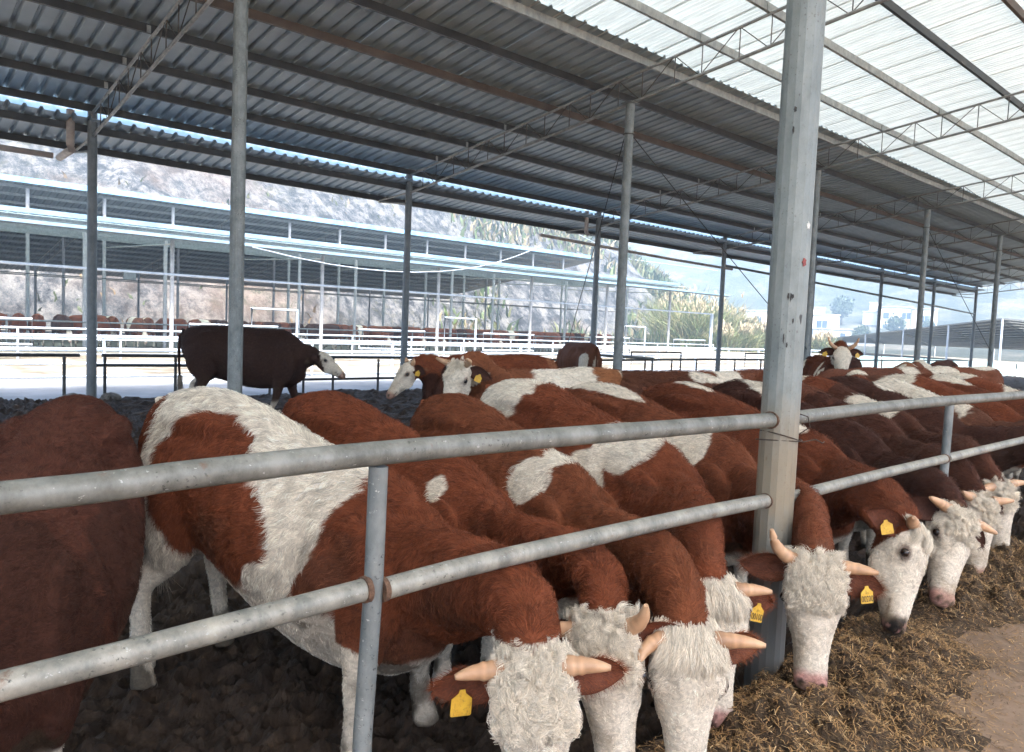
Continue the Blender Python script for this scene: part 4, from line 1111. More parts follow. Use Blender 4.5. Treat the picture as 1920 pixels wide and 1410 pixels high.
    for i, sg in enumerate((1, -1)):
        droop, back = (ears[i] if isinstance(ears[0], tuple) else ears)
        o0 = H(.035, sg * .100, -.085)
        ax = unit(hv * sg * 1.0 + hw_ * (-.15 - droop * .3) + hu * (-.05 + droop * .9) - hw_ * back * .6)
        nw0 = hu * .25 + hw_ * .95; nn_ = unit(nw0 - ax * (nw0 @ ax)); bb_ = np.cross(nn_, ax)
        VV = []; LE = .215 * HS; nu, nw = 13, 9
        for side in (0, 1):
            for a in range(nu):
                t = a / (nu - 1); wd = .060 * HS * (math.sin(math.pi * min(1, (t * .93 + .07)) ** .85) ** .75) + .004
                if t < .12: wd = max(wd, .028)
                for b in range(nw):
                    q = b / (nw - 1) * 2 - 1
                    cup = .030 * (q * q) * (1 - t * .5) - .012
                    VV.append(o0 + ax * t * LE + bb_ * q * wd + nn_ * (cup - side * .008 * (1 - abs(q) ** 4) - .018 * t * t))
        FF = []
        n1 = nu * nw
        for a in range(nu - 1):
            for b in range(nw - 1):
                i0 = a * nw + b; FF.append((i0, i0 + 1, i0 + nw + 1, i0 + nw)); FF.append((n1 + i0, n1 + i0 + nw, n1 + i0 + nw + 1, n1 + i0 + 1))
        for a in range(nu - 1):
            for b in (0, nw - 1):
                i0 = a * nw + b; FF.append((i0, i0 + nw, n1 + i0 + nw, n1 + i0))
        eo = mesh_obj('ear', VV, FF, M['hide'], root, True)
        vv = np.array(VV); cc = ecol[None] * (1 + .3 * fbm(vv, 14, 3, sd + i))[:, None]
        cc[:n1] = cc[:n1] * .55 + np.array([.10, .05, .04]) * .45
        set_col(eo.data, cc)
        # ragged fringe
        if hairs:
            nf = 620; tt = rg.random(nf); qq = np.where(rg.random(nf) < .5, -1, 1) * rg.random(nf) ** .5
            wd = .060 * HS * np.sin(np.pi * np.minimum(1, tt * .93 + .07) ** .85) ** .75
            rt_ = o0 + ax * (tt * LE)[:, None] + bb_ * (qq * wd)[:, None] + nn_ * (.028 * qq * qq * (1 - tt * .5) - .012 - .018 * tt * tt)[:, None]
            dr = ax * .8 + bb_ * (qq * .7)[:, None] + rg.normal(0, .3, (nf, 3)); dr /= np.linalg.norm(dr, axis=1)[:, None]
            ln = .018 + .018 * rg.random(nf)
            pts = np.stack([rt_, rt_ + dr * (ln * .5)[:, None], rt_ + dr * ln[:, None] + np.array([0, 0, -.004])], 1)
            strands('ear_fringe', pts, .0006, ecol * np.array(1.15) * (0.7 + .6 * rg.random((nf, 1))), eo)
        if tagged and tagged[i]:
            tx = tagged[i]
            tn = unit(-nrm * 0 + np.array(dirloc((-.45, -.85, .15)) if world else nn_)); dn0 = np.array([0, 0, -1.])
            dn0 = unit(dn0 - tn * (dn0 @ tn)); rgt = np.cross(dn0, tn) * 1.0; ta = rg.normal(0, .22); dn0, rgt = dn0 * math.cos(ta) + rgt * math.sin(ta), rgt * math.cos(ta) - dn0 * math.sin(ta); tn = unit(tn + rgt * rg.normal(0, .25)); rgt = unit(rgt - tn * (rgt @ tn)); dn0 = np.cross(tn, rgt)
            c0 = o0 + ax * LE * .55 + nn_ * .006
            hW = .033
            out = [(-.009, 0), (.009, 0), (.011, .010), (hW, .026), (hW * 1.02, .070), (hW * .92, .074), (-hW * .92, .074), (-hW * 1.02, .070), (-hW, .026), (-.011, .010)]
            VV = [c0 + rgt * a + dn0 * b + tn * .012 for a, b in out] + [c0 + rgt * a + dn0 * b + tn * .009 for a, b in out]
            k = len(out)
            FF = [tuple(range(k)), tuple(range(2 * k - 1, k - 1, -1))] + [(q, q + k, (q + 1) % k + k, (q + 1) % k) for q in range(k)]
            to = mesh_obj('ear_tag', VV, FF, M['tag'], root)
            if isinstance(tx, str):
                for line, hgt, oy in ((tx, .036, .066), ('1 2 6', .012, .034)):
                    cu = bpy.data.curves.new('tag_number', 'FONT'); cu.body = line; cu.size = hgt; cu.align_x = 'CENTER'; cu.extrude = .0003
                    tob = bpy.data.objects.new('tag_number', cu); COL.objects.link(tob)
                    tm = bpy.data.meshes.new_from_object(tob.evaluated_get(bpy.context.evaluated_depsgraph_get())); bpy.data.objects.remove(tob)
                    tm.name = 'tag_number'; tm.materials.clear(); tm.materials.append(M['ink'])
                    no = bpy.data.objects.new('tag_number', tm); COL.objects.link(no); no.parent = to
                    cpos = c0 + dn0 * oy + tn * .0130
                    mt = Matrix((Vector(rgt) * .72, Vector(-dn0), Vector(tn))).transposed().to_4x4(); mt.translation = Vector(cpos); no.matrix_local = mt
    # ---- eyes
    if eyes:
        for sg in (1, -1):
            bm = bmesh.new(); bmesh.ops.create_uvsphere(bm, u_segments=14, v_segments=10, radius=.0225 * HS)
            me = bpy.data.meshes.new('eye'); bm.to_mesh(me); bm.free(); me.materials.append(M['eye']); me.polygons.foreach_set('use_smooth', [True] * len(me.polygons))
            o = bpy.data.objects.new('eye', me); COL.objects.link(o); o.parent = root; o.location = H(.157, sg * .121, -.050)
    # ---- tail
    if tail:
        tp = [(-.47, 0, 1.33), (-.53, .01, 1.24), (-.555, .02, 1.05), (-.555, .03, .80), (-.54, .03, .60)]
        to = MB().tube(tp, [.040, .030, .022, .018, .016], 10).build('tail', M['hide'], root, True)
        set_col(to.data, np.tile(np.array(base) * .9, (len(to.data.vertices), 1)))
        q = np.repeat(np.array([(-.54, .03, .64)]), 160, 0) + rg.normal(0, .014, (160, 3))
        pts = np.stack([q, q + np.array([0, 0, -.13]) + rg.normal(0, .02, (160, 3)), q + np.array([.01, 0, -.30]) + rg.normal(0, .03, (160, 3))], 1)
        strands('tail_switch', pts, .0018, np.tile((0.34, .28, .22), (160, 1)) * (0.6 + .6 * rg.random((160, 1))), to)
    # ---- coat
    if hairs:
        body.calc_loop_triangles()
        nt_ = len(body.loop_triangles); T = np.empty(nt_ * 3, np.int32); body.loop_triangles.foreach_get('vertices', T); T = T.reshape(-1, 3)
        ar = np.empty(nt_); body.loop_triangles.foreach_get('area', ar)
        body.vertices.foreach_get('normal', (tmpN := np.empty(nv * 3))); Nn = tmpN.reshape(-1, 3)
        cz = V[T].mean(1)
        uu, vv_, ww, hH_, nN_, _ = regions(cz)
        wgt = ar * np.where(cz[:, 2] < .12, .25, 1) * np.where(hH_ & (uu > .44), .08, 1) * np.where(hH_, 1.7, 1) * np.where((cz[:, 2] < .62) & ~hH_ & ~nN_, .5, 1)
        idx = rg.choice(nt_, hairs, p=wgt / wgt.sum())
        b = rg.random((hairs, 2)); fl_ = b.sum(1) > 1; b[fl_] = 1 - b[fl_]
        bc = np.stack([1 - b.sum(1), b[:, 0], b[:, 1]], 1)
        rt_ = (V[T[idx]] * bc[:, :, None]).sum(1); nr = (Nn[T[idx]] * bc[:, :, None]).sum(1); nr /= np.linalg.norm(nr, axis=1)[:, None] + 1e-9
        uu, vv_, ww, hH_, nN_, ni = regions(rt_)
        flow = np.tile(np.array([-.75, 0, -.75]), (hairs, 1))
        flow[nN_] = -NCd[ni[nN_]] * .7 + np.array([0, 0, -.6])
        flow[rt_[:, 2] < .6] = np.array([0, 0, -1])
        upw = (uu < .17); flow[hH_] = np.where(upw[hH_][:, None], hu * .55, hu * 1.0) + hv * (np.sign(vv_[hH_]) * .35)[:, None]
        # swirl the flow and clump it
        ang = 1.0 * fbm(rt_, 3.2, 2, sd + 20) + 0.7 * fbm(rt_, 11, 2, sd + 21)
        tgt = flow - nr * (flow * nr).sum(1)[:, None]; tgt /= np.linalg.norm(tgt, axis=1)[:, None] + 1e-9
        bi = np.cross(nr, tgt); tgt = tgt * np.cos(ang)[:, None] + bi * np.sin(ang)[:, None]; bi = np.cross(nr, tgt)
        cell = 0.028; ci = np.floor(rt_ / cell).astype(np.int64); hsh = (ci[:, 0] * 73856093) ^ (ci[:, 1] * 19349663) ^ (ci[:, 2] * 83492791)
        jit = np.stack([((hsh >> k) % 997) / 997. for k in (0, 5, 9)], 1); cc_ = (ci + jit) * cell
        topl = np.where((rt_[:, 2] > 1.28 - drop) & ~hH_, 1.25, 1.0)
        ln = hlen * topl * np.where(hH_, np.where(uu > .20, .30, .55), 1) * np.where(rt_[:, 2] < .6, .5, 1) * np.where(nN_, 1.05, 1) * (.6 + .7 * rg.random(hairs)) * (1 + .5 * fbm(rt_, 7, 2, sd + 30))
        lift = np.where(hH_, .45, .42) + .18 * vnoise(rt_, 16, sd + 22)
        d1 = tgt * np.cos(lift)[:, None] + nr * np.sin(lift)[:, None]
        pts = [rt_ - nr * .002]
        cl = cc_ - rt_; cl -= nr * (cl * nr).sum(1)[:, None]
        for k, (t, lf, cw) in enumerate(((.4, 1.0, .10), (.75, .75, .32), (1.0, .40, .55))):
            pts.append(rt_ + (tgt * np.cos(lift * lf)[:, None] + nr * np.sin(lift * lf)[:, None]) * (ln * t)[:, None] + cl * cw + bi * (ln * .22 * t * np.sin(t * 5 + (hsh % 628) / 100.))[:, None] + nr * (.15 * ln * t * (1 - t))[:, None])
        pts = np.stack(pts, 1)
        Cc = paint(rt_); Cc = Cc * (0.62 + .72 * rg.random(hairs))[:, None] * (1 + .55 * ((hsh % 101) / 101. - .5))[:, None]
        strands('coat', pts, hr, np.clip(Cc, 0, .9), bo)
    # ---- curly forehead
    if curls:
        ncl = max(24, curls // {'curl': 44, 'wave': 34, 'comb': 60}[style])
        umax = {'curl': .175, 'wave': .19, 'comb': .05}[style]
        cu_ = -.055 + (umax + .055) * rg.random(ncl); cv = (rg.random(ncl) * 2 - 1) * .102
        wtop = np.interp(cu_, [h[0] for h in HEAD], [h[1] for h in HEAD])
        cw = wtop - .05 * (np.abs(cv) / .11) ** 2.5 - .004
        up_t = sstep(.16, -.02, cu_)                # long at the poll, shorter towards the eyes
        id_ = rg.integers(0, ncl, curls)
        offr = rg.normal(0, .0085, (curls, 3))
        root_ = H0(P, HS, hu, hv, hw_, cu_[id_], cv[id_], cw[id_])
        lk = {'curl': (.034, .030), 'wave': (.030, .014), 'comb': (.055, .035)}[style]
        L2 = (lk[0] + lk[1] * up_t)[id_] * (.85 + .3 * rg.random(curls))
        ph = (rg.random(ncl) * 6.28)[id_] + rg.normal(0, .12, curls)
        turns = ({'curl': .85, 'wave': .8, 'comb': .45}[style] * (.7 + .6 * rg.random(ncl)))[id_]
        sgn = np.where(rg.random(ncl) < .5, -1, 1)[id_]
        sprd = {'curl': .65, 'wave': .35, 'comb': .12}[style]
        dirx = (hu * .85)[None] + hv[None] * (np.sign(cv) * (.38 * np.abs(cv) / .1) + rg.normal(0, sprd, ncl))[:, None] + hw_[None] * (.12 * up_t)[:, None] + rg.normal(0, .10, (ncl, 3))
        if style != 'comb': dirx = np.where((rg.random(ncl) < .25)[:, None], dirx - hu[None] * 1.2, dirx)
        dirx /= np.linalg.norm(dirx, axis=1)[:, None]; dirx = dirx[id_]
        am = {'curl': (.0085, .75), 'wave': (.0042, .4), 'comb': (.005, .3)}[style]
        ra = (am[0] * (.7 + .7 * rg.random(ncl)))[id_]
        e1 = np.cross(dirx, hw_[None]); e1 /= np.linalg.norm(e1, axis=1)[:, None] + 1e-9; e2 = np.tile(hw_, (curls, 1))
        pts = []
        for k in range(9):
            t = k / 8
            a = ph + sgn * turns * t * 6.28
            pts.append(root_ + offr * (1 - .45 * t) + dirx * (L2 * t * (.62 if style == 'curl' else .9))[:, None] + (e1 * (np.cos(a) - np.cos(ph))[:, None] + e2 * ((np.sin(a) - np.sin(ph)) * am[1])[:, None]) * (ra * min(1, t * 2.0))[:, None] + hw_ * (.012 * math.sin(math.pi * min(1, t * 1.05)) + .003) - hw_ * (.05 * (np.clip(np.abs((dirx @ hv)) * L2 * t / .11, 0, 1) ** 2))[:, None])
        pts = np.stack(pts, 1)
        Cc = np.array([.82, .735, .61])[None] * (.70 + .42 * rg.random((curls, 1))) * (0.80 + .30 * rg.random(ncl))[id_][:, None]
        strands('forelock', pts, .0008, Cc, bo)
    return root
def H0(P, HS, hu, hv, hw_, u, v, w_): return P + HS * (np.outer(u, hu) + np.outer(v, hv) + np.outer(w_, hw_))
def strands(name, pts, r, col, parent):
    n, k, _ = pts.shape
    cd = bpy.data.hair_curves.new(name); cd.add_curves([k] * n)
    cd.points.foreach_set('position', np.ascontiguousarray(pts, np.float32).ravel())
    ra = cd.attributes.get('radius') or cd.attributes.new('radius', 'FLOAT', 'POINT')
    ra.data.foreach_set('value', np.tile(np.linspace(1, .25, k), n).astype(np.float32) * r)
    a = cd.attributes.new('col', 'FLOAT_COLOR', 'POINT'); c = np.ones((n, k, 4), np.float32); c[:, :, :3] = np.asarray(col)[:, None, :]
    a.data.foreach_set('color', c.ravel())
    cd.materials.append(M['hair'])
    o = bpy.data.objects.new(name, cd); COL.objects.link(o); o.parent = parent; o['kind'] = 'stuff'
    return o
# ------------------------------------------------------------------ the feeding row
W_ = WHITE
FD = 0.21
cow((.74, 3.78), -113, (-.12, 1.98, .52), (-.20, 1.76, .06), (-.2, -.8, .3), 'dark brown cow at the left edge, its head cut off by the frame', base=(.092, .034, .022), seed=1, horns=None, drop=FD, vox=.018, hairs=60000, hlen=.022, hr=.0008, width=1.16, legs=[(0, .0), (0, 0), (-.10, .09), (0, 0)], leg_white=.36,
    patches=[(.5, 0, .8, .6, .5, .35, DARK), (1.2, 0, .7, .5, .4, .5, DARK)])  # darker lower flank and shoulder: shade put into the coat colour
cow((1.40, 3.70), -72, (1.46, 1.49, .62), (1.44, 1.40, .10), (-.62, -.74, .25), 'brown and white patched cow with curly white forehead, second from the left', base=W_, seed=2, s=1.02, neck_col=RED, drop=FD + .02, vox=.0145, hairs=100000, hlen=.031, hr=.00085, curls=17000, horns=('flat', .8), tagged=(None, True), ears=((.3, .2), (.35, -.1)), ear_col=RED, face_back=.0, legs=[(.0, .06), (.04, .13), (-.02, .05), (.05, .10)], tail=True, leg_white=.40,
    patches=[(.16, -.30, 1.03, .34, .44, .36, RED), (.36, -.34, .80, .31, .44, .30, RED), (.26, .5, .95, .5, .3, .5, RED), (-.36, -.12, 1.12, .09, .22, .30, RED), (.62, -.02, 1.40, .30, .12, .06, RED), (1.16, 0, .86, .34, .6, .44, RED), (1.45, 0, .60, .38, .5, .50, RED), (.98, -.25, .62, .20, .2, .26, RED), (-.30, .1, 1.4, .12, .12, .12, RED), (.66, -.36, .66, .14, .25, .12, W_), (1.30, .0, .46, .22, .14, .18, W_)], belly_white=.62)
cow((2.14, 3.88), -82, (1.89, 1.62, .59), (1.86, 1.50, .08), (-.85, -.48, .2), 'deep red cow with tightly curled white forehead, third from the left', base=RED, seed=3, neck_w=.9, s=.98, drop=FD, vox=.016, hairs=75000, hlen=.030, hr=.00085, curls=17000, horns=(('up', .9), ('out', .8)), ears=((.2, .1), (.0, -.2)), tagged=(None, True),
    patches=[(1.02, -.26, 1.10, .13, .14, .10, W_)])
cow((2.88, 3.66), -94, (2.12, 1.41, .57), (2.05, 1.33, .07), (-.66, -.72, .25), 'red cow with a white shoulder patch and combed white forelock', base=(.19, .062, .028), seed=4, style='comb', s=.97, drop=FD, vox=.016, hairs=65000, hlen=.030, hr=.00085, curls=11000, horns=(('flat', 1.0), ('down', 1.0)), ears=((.1, .3), (.4, .2)),
    patches=[(.90, -.22, 1.08, .13, .26, .14, W_), (.95, .02, 1.2, .09, .2, .1, W_)])
cow((3.55, 3.72), -90, (2.60, 1.62, .58), (2.52, 1.50, .07), (-.55, -.82, .2), 'red cow with large white shoulder blaze behind the yellow tag 00100', base=RED, seed=5, style='comb', s=1.03, drop=FD, vox=.018, hairs=42000, hlen=.029, hr=.0009, curls=9000, horns=(('flat', .85), ('out', .6)), ears=((.25, .0), (.0, -.3)), tagged=('00100', None),
    patches=[(-.2, 0, 1.35, .34, .4, .22, W_), (.88, -.15, 1.12, .19, .35, .17, W_), (.72, -.35, .95, .16, .2, .22, W_)])
cow((4.32, 3.70), -93, (3.11, 1.46, .64), (2.98, 1.385, .135), (-.82, -.55, .2), 'cow facing the camera beside the big post, long pale curly face', base=(.17, .055, .026), seed=6, style='wave', drop=FD, vox=.016, hairs=42000, hlen=.029, hr=.0009, curls=14000, horns=(('flat', .9), ('up', 1.2)), ears=((.35, .1), (.1, -.2)), tagged=('00200', None), cheek=.0,
    patches=[(.15, -.05, 1.40, .55, .08, .08, W_), (.84, -.20, 1.08, .16, .35, .24, W_), (.75, -.3, .8, .10, .2, .2, W_)])
cow((5.15, 3.55), -90, (4.28, 1.45, .60), (4.00, 1.37, .12), (.18, -.97, .05), 'dark red cow seen in profile eating, black muzzle and yellow tag', base=DRED, seed=7, style='comb', drop=FD, vox=.018, hairs=38000, hlen=.034, hr=.001, curls=5000, horns=('flat', .7), muzzle=BLACK, ears=((.1, -.3), (.0, .8)), tagged=(None, True), cheek=.55, face_back=.055,
    patches=[(.35, -.0, 1.42, .55, .10, .06, W_), (.95, -.05, 1.25, .12, .10, .12, W_)])
cow((6.12, 3.55), -100, (4.96, 1.46, .60), (4.66, 1.40, .13), (-.45, -.88, .2), 'dark brown cow with white face next to the profile cow', base=DARK, seed=8, drop=FD, vox=.02, hairs=30000, hlen=.036, hr=.0011, curls=5000, horns=('flat', .9), ears=(.1, .0),
    patches=[(.25, .05, 1.40, .45, .22, .12, W_), (.45, 0, 1.40, .20, .3, .12, DRED)])
cow((7.1, 3.75), -103, (5.77, 1.58, .57), (5.64, 1.50, .05), (-.40, -.9, .2), 'dark brown cow third from the right in the feeding row', base=(.075, .029, .018), seed=9, drop=FD, vox=.022, hairs=24000, hlen=.036, hr=.0012, curls=3500, horns=('out', .9), ears=(.1, .0), patches=[(-.1, 0, 1.35, .5, .4, .25, (.16, .06, .035))])
cow((7.9, 3.85), -106, (6.25, 1.60, .60), (6.26, 1.52, .06), (-.30, -.93, .2), 'brown cow with a white saddle patch, rightmost white face', base=(.085, .032, .019), seed=10, drop=FD, vox=.022, hairs=24000, hlen=.034, hr=.0012, curls=3500, horns=('flat', 1.0), ears=(.1, .0), patches=[(.80, -.05, 1.20, .26, .40, .22, W_), (-.1, 0, 1.38, .28, .3, .12, W_), (.1, -.1, 1.35, .20, .4, .18, RED)])
more = [((8.5, 3.7), -104, DARK, [(.4, .1, 1.4, .2, .2, .1, W_)], 'plain dark brown cow right of the white saddled one'),
        ((9.3, 3.7), -102, (.12, .05, .03), [(.45, -.1, 1.2, .55, .5, .3, W_), (.75, -.30, 1.0, .24, .25, .25, (.14, .06, .035))], 'white backed cow with a round brown shoulder patch at right edge'),
        ((10.2, 3.7), -99, RED, [(-.2, 0, 1.35, .3, .4, .2, W_)], 'red cow with white rump at the right edge behind the rail'),
        ((11.1, 3.7), -98, DRED, [(.3, 0, 1.4, .4, .3, .12, W_)], 'dark red cow with a white back stripe far along the rail'),
        ((12.1, 3.7), -97, RED, [(.2, 0, 1.3, .6, .5, .25, W_), (.3, -.2, 1.2, .3, .3, .3, RED)], 'brown and white cow near the far right of the row')]
for i, (l_, dg_, b_, pt, lab) in enumerate(more):
    h_ = R(dg_); fx, fy = math.cos(h_), math.sin(h_)
    cow(l_, dg_, (l_[0] + fx * 2.0, 1.46, .66), (l_[0] + fx * 2.15, 1.36, .15), (-.1, -.95, .25), lab, base=b_, seed=20 + i, drop=FD, vox=.028, hairs=9000, hlen=.034, hr=.0018, curls=0, patches=pt)

# ------------------------------------------------------------------ cows loose in the pen
G2 = 'cows standing in the pen'
def stand(loc, deg, lab, headyaw=0, headz=1.18, pitch=50, **k):
    """standing cow: head carried in front of the withers"""
    hy = R(headyaw); px_ = 1.45 + .12 * math.cos(hy); P_ = (px_, .35 * math.sin(hy), headz)
    pr = R(pitch); d = (math.cos(hy) * math.cos(pr), math.sin(hy) * math.cos(pr), -math.sin(pr))
    Mz_ = tuple(P_[i] + .52 * d[i] for i in range(3)); nrm = (math.cos(hy) * math.sin(pr), math.sin(hy) * math.sin(pr), math.cos(pr))
    return cow(loc, deg, P_, Mz_, nrm, lab, group=G2, world=False, **k)
stand((4.52, 12.33), -42, 'nearly black brown cow standing side-on by the back fence', headz=1.10, pitch=38, base=(.048, .026, .020), seed=31, vox=.026, hairs=12000, hlen=.018, hr=.0022, s=1.1, horns=None, floor=-.12, cheek=1.3, face_back=.05, leg_white=.30, legs=[(.10, 0), (-.22, 0), (-.15, 0), (.18, 0)], patches=[(-.42, 0, .6, .12, .3, .35, W_), (.35, 0, .48, .3, .3, .08, W_)])
stand((6.75, 7.35), 160, 'red cow lifting its white head to the left, yellow tag in ear', headyaw=8, headz=1.30, pitch=52, base=RED, seed=32, vox=.022, hairs=14000, hlen=.03, hr=.0016, horns=('up', .5), tagged=(True, None), ears=(.1, .2), face_back=.01, cheek=.9, floor=-.18, patches=[(1.05, 0, .75, .35, .09, .3, W_), (-.5, 0, 1.3, .2, .3, .3, (.3, .12, .06)), (1.25, 0, .95, .18, .5, .3, DARK)], ear_col=DARK)
stand((5.70, 5.12), 163, 'white and tan cow with a pale forward horn facing left', headyaw=30, headz=1.46, pitch=62, base=(.21, .075, .035), seed=33, vox=.022, hairs=14000, hlen=.03, hr=.0014, curls=1500, horns=(('fwd', 1.1), ('out', 1.1)), tagged=(True, None), ears=(.2, .2), floor=-.2, patches=[(.38, 0, 1.2, .42, .6, .5, W_), (-.25, 0, 1.2, .36, .5, .5, TAN), (-.45, 0, 1.35, .2, .2, .1, W_)], ear_col=DARK)
stand((13.5, 12.4), 70, 'brown cow turned away showing its rump near the back posts', headz=.7, pitch=75, base=(.15, .058, .03), seed=34, vox=.03, hairs=6000, hlen=.02, hr=.0025, floor=-.12, patches=[(-.35, .26, .8, .2, .1, .5, W_), (-.5, 0, .8, .1, .06, .3, W_)])
stand((6.35, 4.55), 125, 'dark brown cow standing among the herd with a white tufted rump', headz=.8, pitch=70, base=(.105, .04, .022), seed=35, vox=.024, hairs=12000, hlen=.032, hr=.0016, floor=-.2, patches=[(-.3, .0, 1.40, .25, .2, .10, W_)])
stand((7.9, 4.6), 170, 'reddish cow with a jagged white shoulder saddle in the second row', headz=.75, pitch=72, base=(.15, .052, .026), seed=36, vox=.024, hairs=12000, hlen=.034, hr=.0016, floor=-.2, patches=[(.55, 0, 1.25, .20, .5, .35, W_), (-.2, 0, 1.2, .5, .5, .3, DRED)])
stand((12.95, 6.3), 218, 'dark cow with upright horns staring at the camera', s=1.06, headyaw=-4, headz=1.58, pitch=62, base=DRED, seed=37, vox=.022, hairs=11000, hlen=.025, hr=.0018, horns=('up', 1.3), tagged=(True, True), ears=(.0, .1), floor=-.18, patches=[(1.05, -.22, .95, .07, .2, .35, W_), (.85, -.3, 1.1, .06, .2, .3, W_)], ear_col=DARK)
stand((16.9, 7.6), 172, 'dark brown cow half hidden by a middle post', headyaw=10, headz=1.30, pitch=55, base=DARK, seed=38, vox=.03, hairs=5000, hlen=.02, hr=.0025, horns=('up', 1.1), floor=-.16)
stand((15.0, 5.6), 20, 'brown and white cow showing its rump right of the middle post', headz=.9, pitch=70, base=(.24, .10, .05), seed=39, vox=.028, hairs=7000, hlen=.025, hr=.0022, floor=-.18, patches=[(.2, 0, 1.3, .2, .5, .4, W_), (-.35, .1, 1.35, .12, .12, .15, W_)])
stand((17.6, 6.3), 195, 'small white headed cow low behind the herd at right', headz=1.05, pitch=60, base=(.17, .065, .035), seed=40, vox=.03, hairs=5000, hlen=.025, hr=.0022, floor=-.18, patches=[(.3, 0, 1.2, .5, .5, .5, W_)])
stand((19.6, 6.4), 185, 'white faced dark cow with ear tag at the far right edge', headz=1.22, pitch=58, base=(.075, .03, .02), seed=41, vox=.03, hairs=5000, hlen=.025, hr=.0022, tagged=(True, None), floor=-.18)
stand((9.9, 4.3), 205, 'red cow with white back flecks right behind the near post', headz=.8, pitch=72, base=RED, seed=42, vox=.026, hairs=9000, hlen=.032, hr=.0018, floor=-.2, patches=[(.4, 0, 1.4, .4, .2, .12, W_)])
stand((11.2, 4.5), 160, 'plain reddish brown cow in the second row at right', headz=.8, pitch=72, base=(.135, .05, .029), seed=43, vox=.026, hairs=9000, hlen=.022, hr=.0018, floor=-.2)
stand((12.6, 4.6), 150, 'brown cow with white hip and shoulder patches further right', headz=.8, pitch=72, base=(.16, .055, .028), seed=44, vox=.026, hairs=9000, hlen=.032, hr=.0018, floor=-.2, patches=[(.15, 0, 1.35, .15, .5, .3, W_), (-.4, 0, 1.4, .15, .2, .12, W_)])
stand((14.2, 4.7), 172, 'mostly white backed cow in the second row near the right edge', headz=.8, pitch=72, base=W_, seed=45, vox=.026, hairs=9000, hlen=.032, hr=.0018, floor=-.2, patches=[(.9, -.1, 1.2, .3, .5, .4, RED)], face=True)
stand((16.0, 4.6), 168, 'brown backed cow at the right edge of the second row', headz=.8, pitch=72, base=(.17, .06, .03), seed=46, vox=.028, hairs=7000, hlen=.03, hr=.002, floor=-.2, patches=[(.0, 0, 1.42, .5, .2, .08, W_)])

# ------------------------------------------------------------------ distant cows under the far shed: a few kinds, copied
kinds = []
for i, (b_, pt, lab) in enumerate(((RED, [], 'small red brown cow standing in the far shed'), (DARK, [(.5, 0, .5, .4, .4, .1, W_)], 'small dark brown cow standing in the far shed'), ((.17, .06, .03), [(.3, 0, 1.1, .35, .5, .4, W_)], 'small brown and white patched cow in the far shed'))):
    o = stand((0, 0), 90, lab, headz=.75, pitch=72, base=b_, seed=60 + i, vox=.05, hairs=0, floor=-.05, eyes=False, horns=None, patches=pt)
    o['group'] = 'cows in the distant shed'; kinds.append(o)
used = [0, 0, 0]
rr_ = random.Random(5)
def copy_tree(o, parent=None):
    c = o.copy(); COL.objects.link(c)
    if parent: c.parent = parent
    for ch in o.children: copy_tree(ch, c)
    return c
x = -3.0; spots = []
while x < 43:
    spots.append((x, 37.6 + rr_.uniform(-.3, .6), rr_.choice((88, 95, 84, 100, 270, 180, 20)) + rr_.uniform(-8, 8))); x += rr_.uniform(.6, .95)
for x in (-2, 4, 9.5, 15, 22, 27.5, 34, 39): spots.append((x, 41 + rr_.uniform(-.5, 1), rr_.uniform(0, 360)))
spots += [(46.2, 40.5, 150), (44.5, 39, 172)]
for j, (x, y, a) in enumerate(spots):
    k = rr_.choice((0, 0, 0, 1, 2)); src_ = kinds[k]
    o = src_ if not used[k] else copy_tree(src_)
    rel_ = (a - math.degrees(math.atan2(y, x)) + 180) % 360 - 180
    pose = 'turned away' if abs(rel_) < 50 else 'facing this way' if abs(rel_) > 130 else 'standing side-on'
    o['label'] = 'small %s cow %s under the far shed' % (('red brown', 'dark brown', 'brown and white patched')[k], pose)
    used[k] += 1; o.location = (x, y, -.05); o.rotation_euler = (0, 0, R(a))
for k in range(3):
    if not used[k]: kinds[k].location = (-4.5 - k, 37.6, -.05)

# ------------------------------------------------------------------ feed along the fence: mound and chopped straw
def feed_h(x, y):
    c = 1.42 - 0.03 * np.sin(x * 1.1) + .05 * sstep(3.4, 4.6, x); wdt = 0.31 + 0.06 * np.sin(x * 2.6 - 1.2) + .05 * np.sin(x * 6.1) + .03 * np.sin(y * 9 + x * 11)
    g = np.exp(-np.abs((y - c) / wdt) ** 2.6)
    A_ = 0.085 + .035 * np.sin(x * 2.3 + .4) + 0.03 * np.sin(x * 5.1)
    return g * A_ * sstep(1.35, 1.9, x)
def feed_z(P_):
    Q = np.stack([P_[:, 0], P_[:, 1], 0 * P_[:, 0]], 1)
    h = feed_h(P_[:, 0], P_[:, 1]); m_ = np.clip(h / .05, 0, 1)
    return h * (1 + 1.0 * fbm(Q, 3.5, 3, 95) + .8 * fbm(Q, 14, 3, 97)) - .010 + m_ * (.045 * np.abs(fbm(Q, 5, 3, 91)) + .022 * fbm(Q, 18, 2, 92)) - 0.004
xs = np.arange(1.2, 12, .025); ys = np.arange(.4, 1.72, .02)
P, F = grid_patch(xs, ys, feed_z)
keep = (P[F][:, :, 2].max(1) > .004); F = F[keep]
def feed_mat():
    m, n, l, p = new_mat('chopped_feed')
    c = ramp(n, l, noise(n, l, 34, 7, 0.75, dist=1.0), [(0.32, (0.022, 0.013, 0.007)), (0.5, (0.075, 0.046, 0.023)), (0.66, (0.17, 0.11, 0.053))])
    l.new(c, p.inputs['Base Color']); p.inputs['Roughness'].default_value = 0.95
    l.new(bump(n, l, noise(n, l, 70, 6, 0.8), 1.0, 0.02), p.inputs['Normal']); return m
M['feed'] = feed_mat()
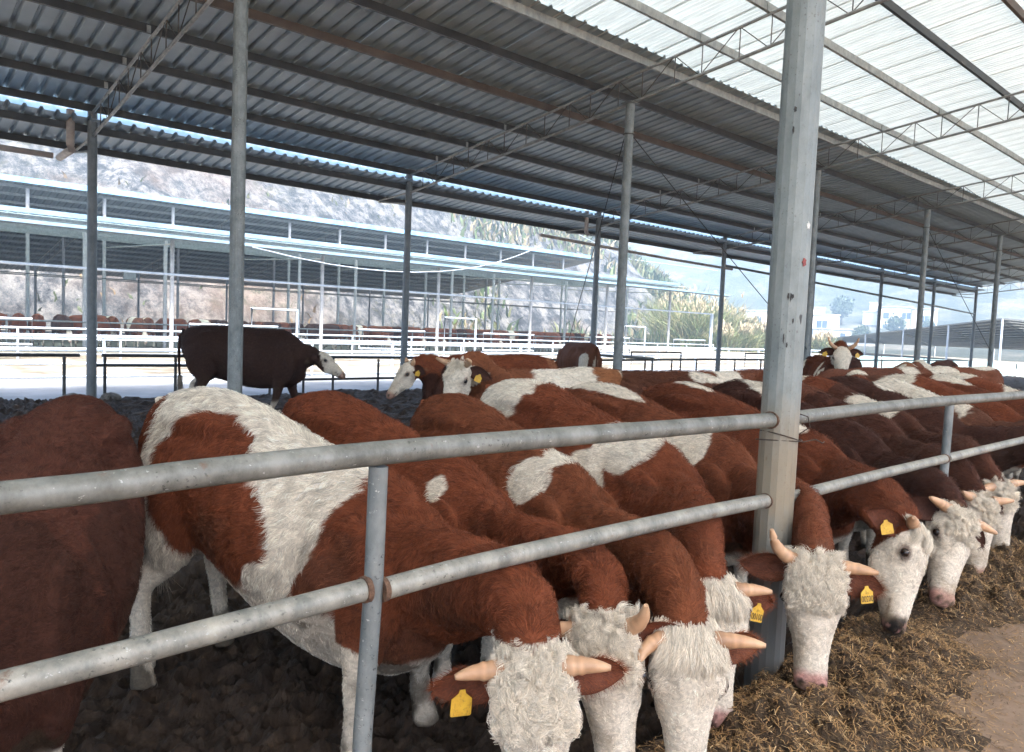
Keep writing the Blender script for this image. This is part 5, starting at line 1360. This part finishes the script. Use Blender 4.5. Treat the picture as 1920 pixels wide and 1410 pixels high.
fo = np_mesh('feed_heap', P, F, M['feed'], smooth=False); tag(fo, 'heaped brown silage and chopped straw along the fence foot', kind='stuff')
M['straw'] = leaf_mat('straw', None, None)
n = 130000
sx_ = 1.3 + 9.5 * rng.random(n) ** 1.5; sy_ = .35 + 1.36 * rng.random(n)
hh = feed_h(sx_, sy_); keep = (rng.random(n) < np.clip(hh / .05, 0, 1) * .9 + .26 * np.exp(-((sy_ - 1.10) / .20) ** 2) + .02)
sx_, sy_, hh = sx_[keep], sy_[keep], hh[keep]; n = len(sx_)
c0 = np.stack([sx_, sy_, np.zeros(n)], 1); c0[:, 2] = np.maximum(feed_z(c0), 0) + .006 + .014 * rng.random(n) * np.clip(hh / .04, 0, 1)
az = rng.random(n) * 6.283; el = rng.normal(0, .32, n) * np.clip(hh / .04, .1, 1); Ls = (.006 + .026 * rng.random(n) ** 2.6); Ws = .0008 + .0014 * rng.random(n)
d = np.stack([np.cos(az) * np.cos(el), np.sin(az) * np.cos(el), np.sin(el)], 1); q_ = np.stack([-np.sin(az), np.cos(az), 0 * az], 1); up_ = np.cross(d, q_)
bend = rng.normal(0, .004, n)
V = np.stack([c0 - d * Ls[:, None] - q_ * Ws[:, None], c0 - d * Ls[:, None] + q_ * Ws[:, None], c0 - q_ * Ws[:, None] + up_ * (bend + .0015)[:, None], c0 + q_ * Ws[:, None] + up_ * (bend + .0015)[:, None], c0 + d * Ls[:, None] - q_ * Ws[:, None] * .7, c0 + d * Ls[:, None] + q_ * Ws[:, None] * .7], 1)
b0 = (np.arange(n) * 6)[:, None]; F = np.concatenate([b0 + np.array([0, 1, 3, 2]), b0 + np.array([2, 3, 5, 4])], 0)
so = np_mesh('straw', V.reshape(-1, 3), F, M['straw'], smooth=False)
pal = np.array([(.42, .255, .105), (.29, .17, .07), (.165, .093, .040), (.58, .41, .21), (.09, .052, .025), (.36, .215, .085)])
cc = pal[rng.choice(6, n, p=[.15, .26, .27, .05, .17, .10])] * (.7 + .6 * rng.random(n))[:, None]
set_col(so.data, np.repeat(cc, 6, 0)); tag(so, 'loose golden brown straw scattered over the feed and alley floor', kind='stuff')
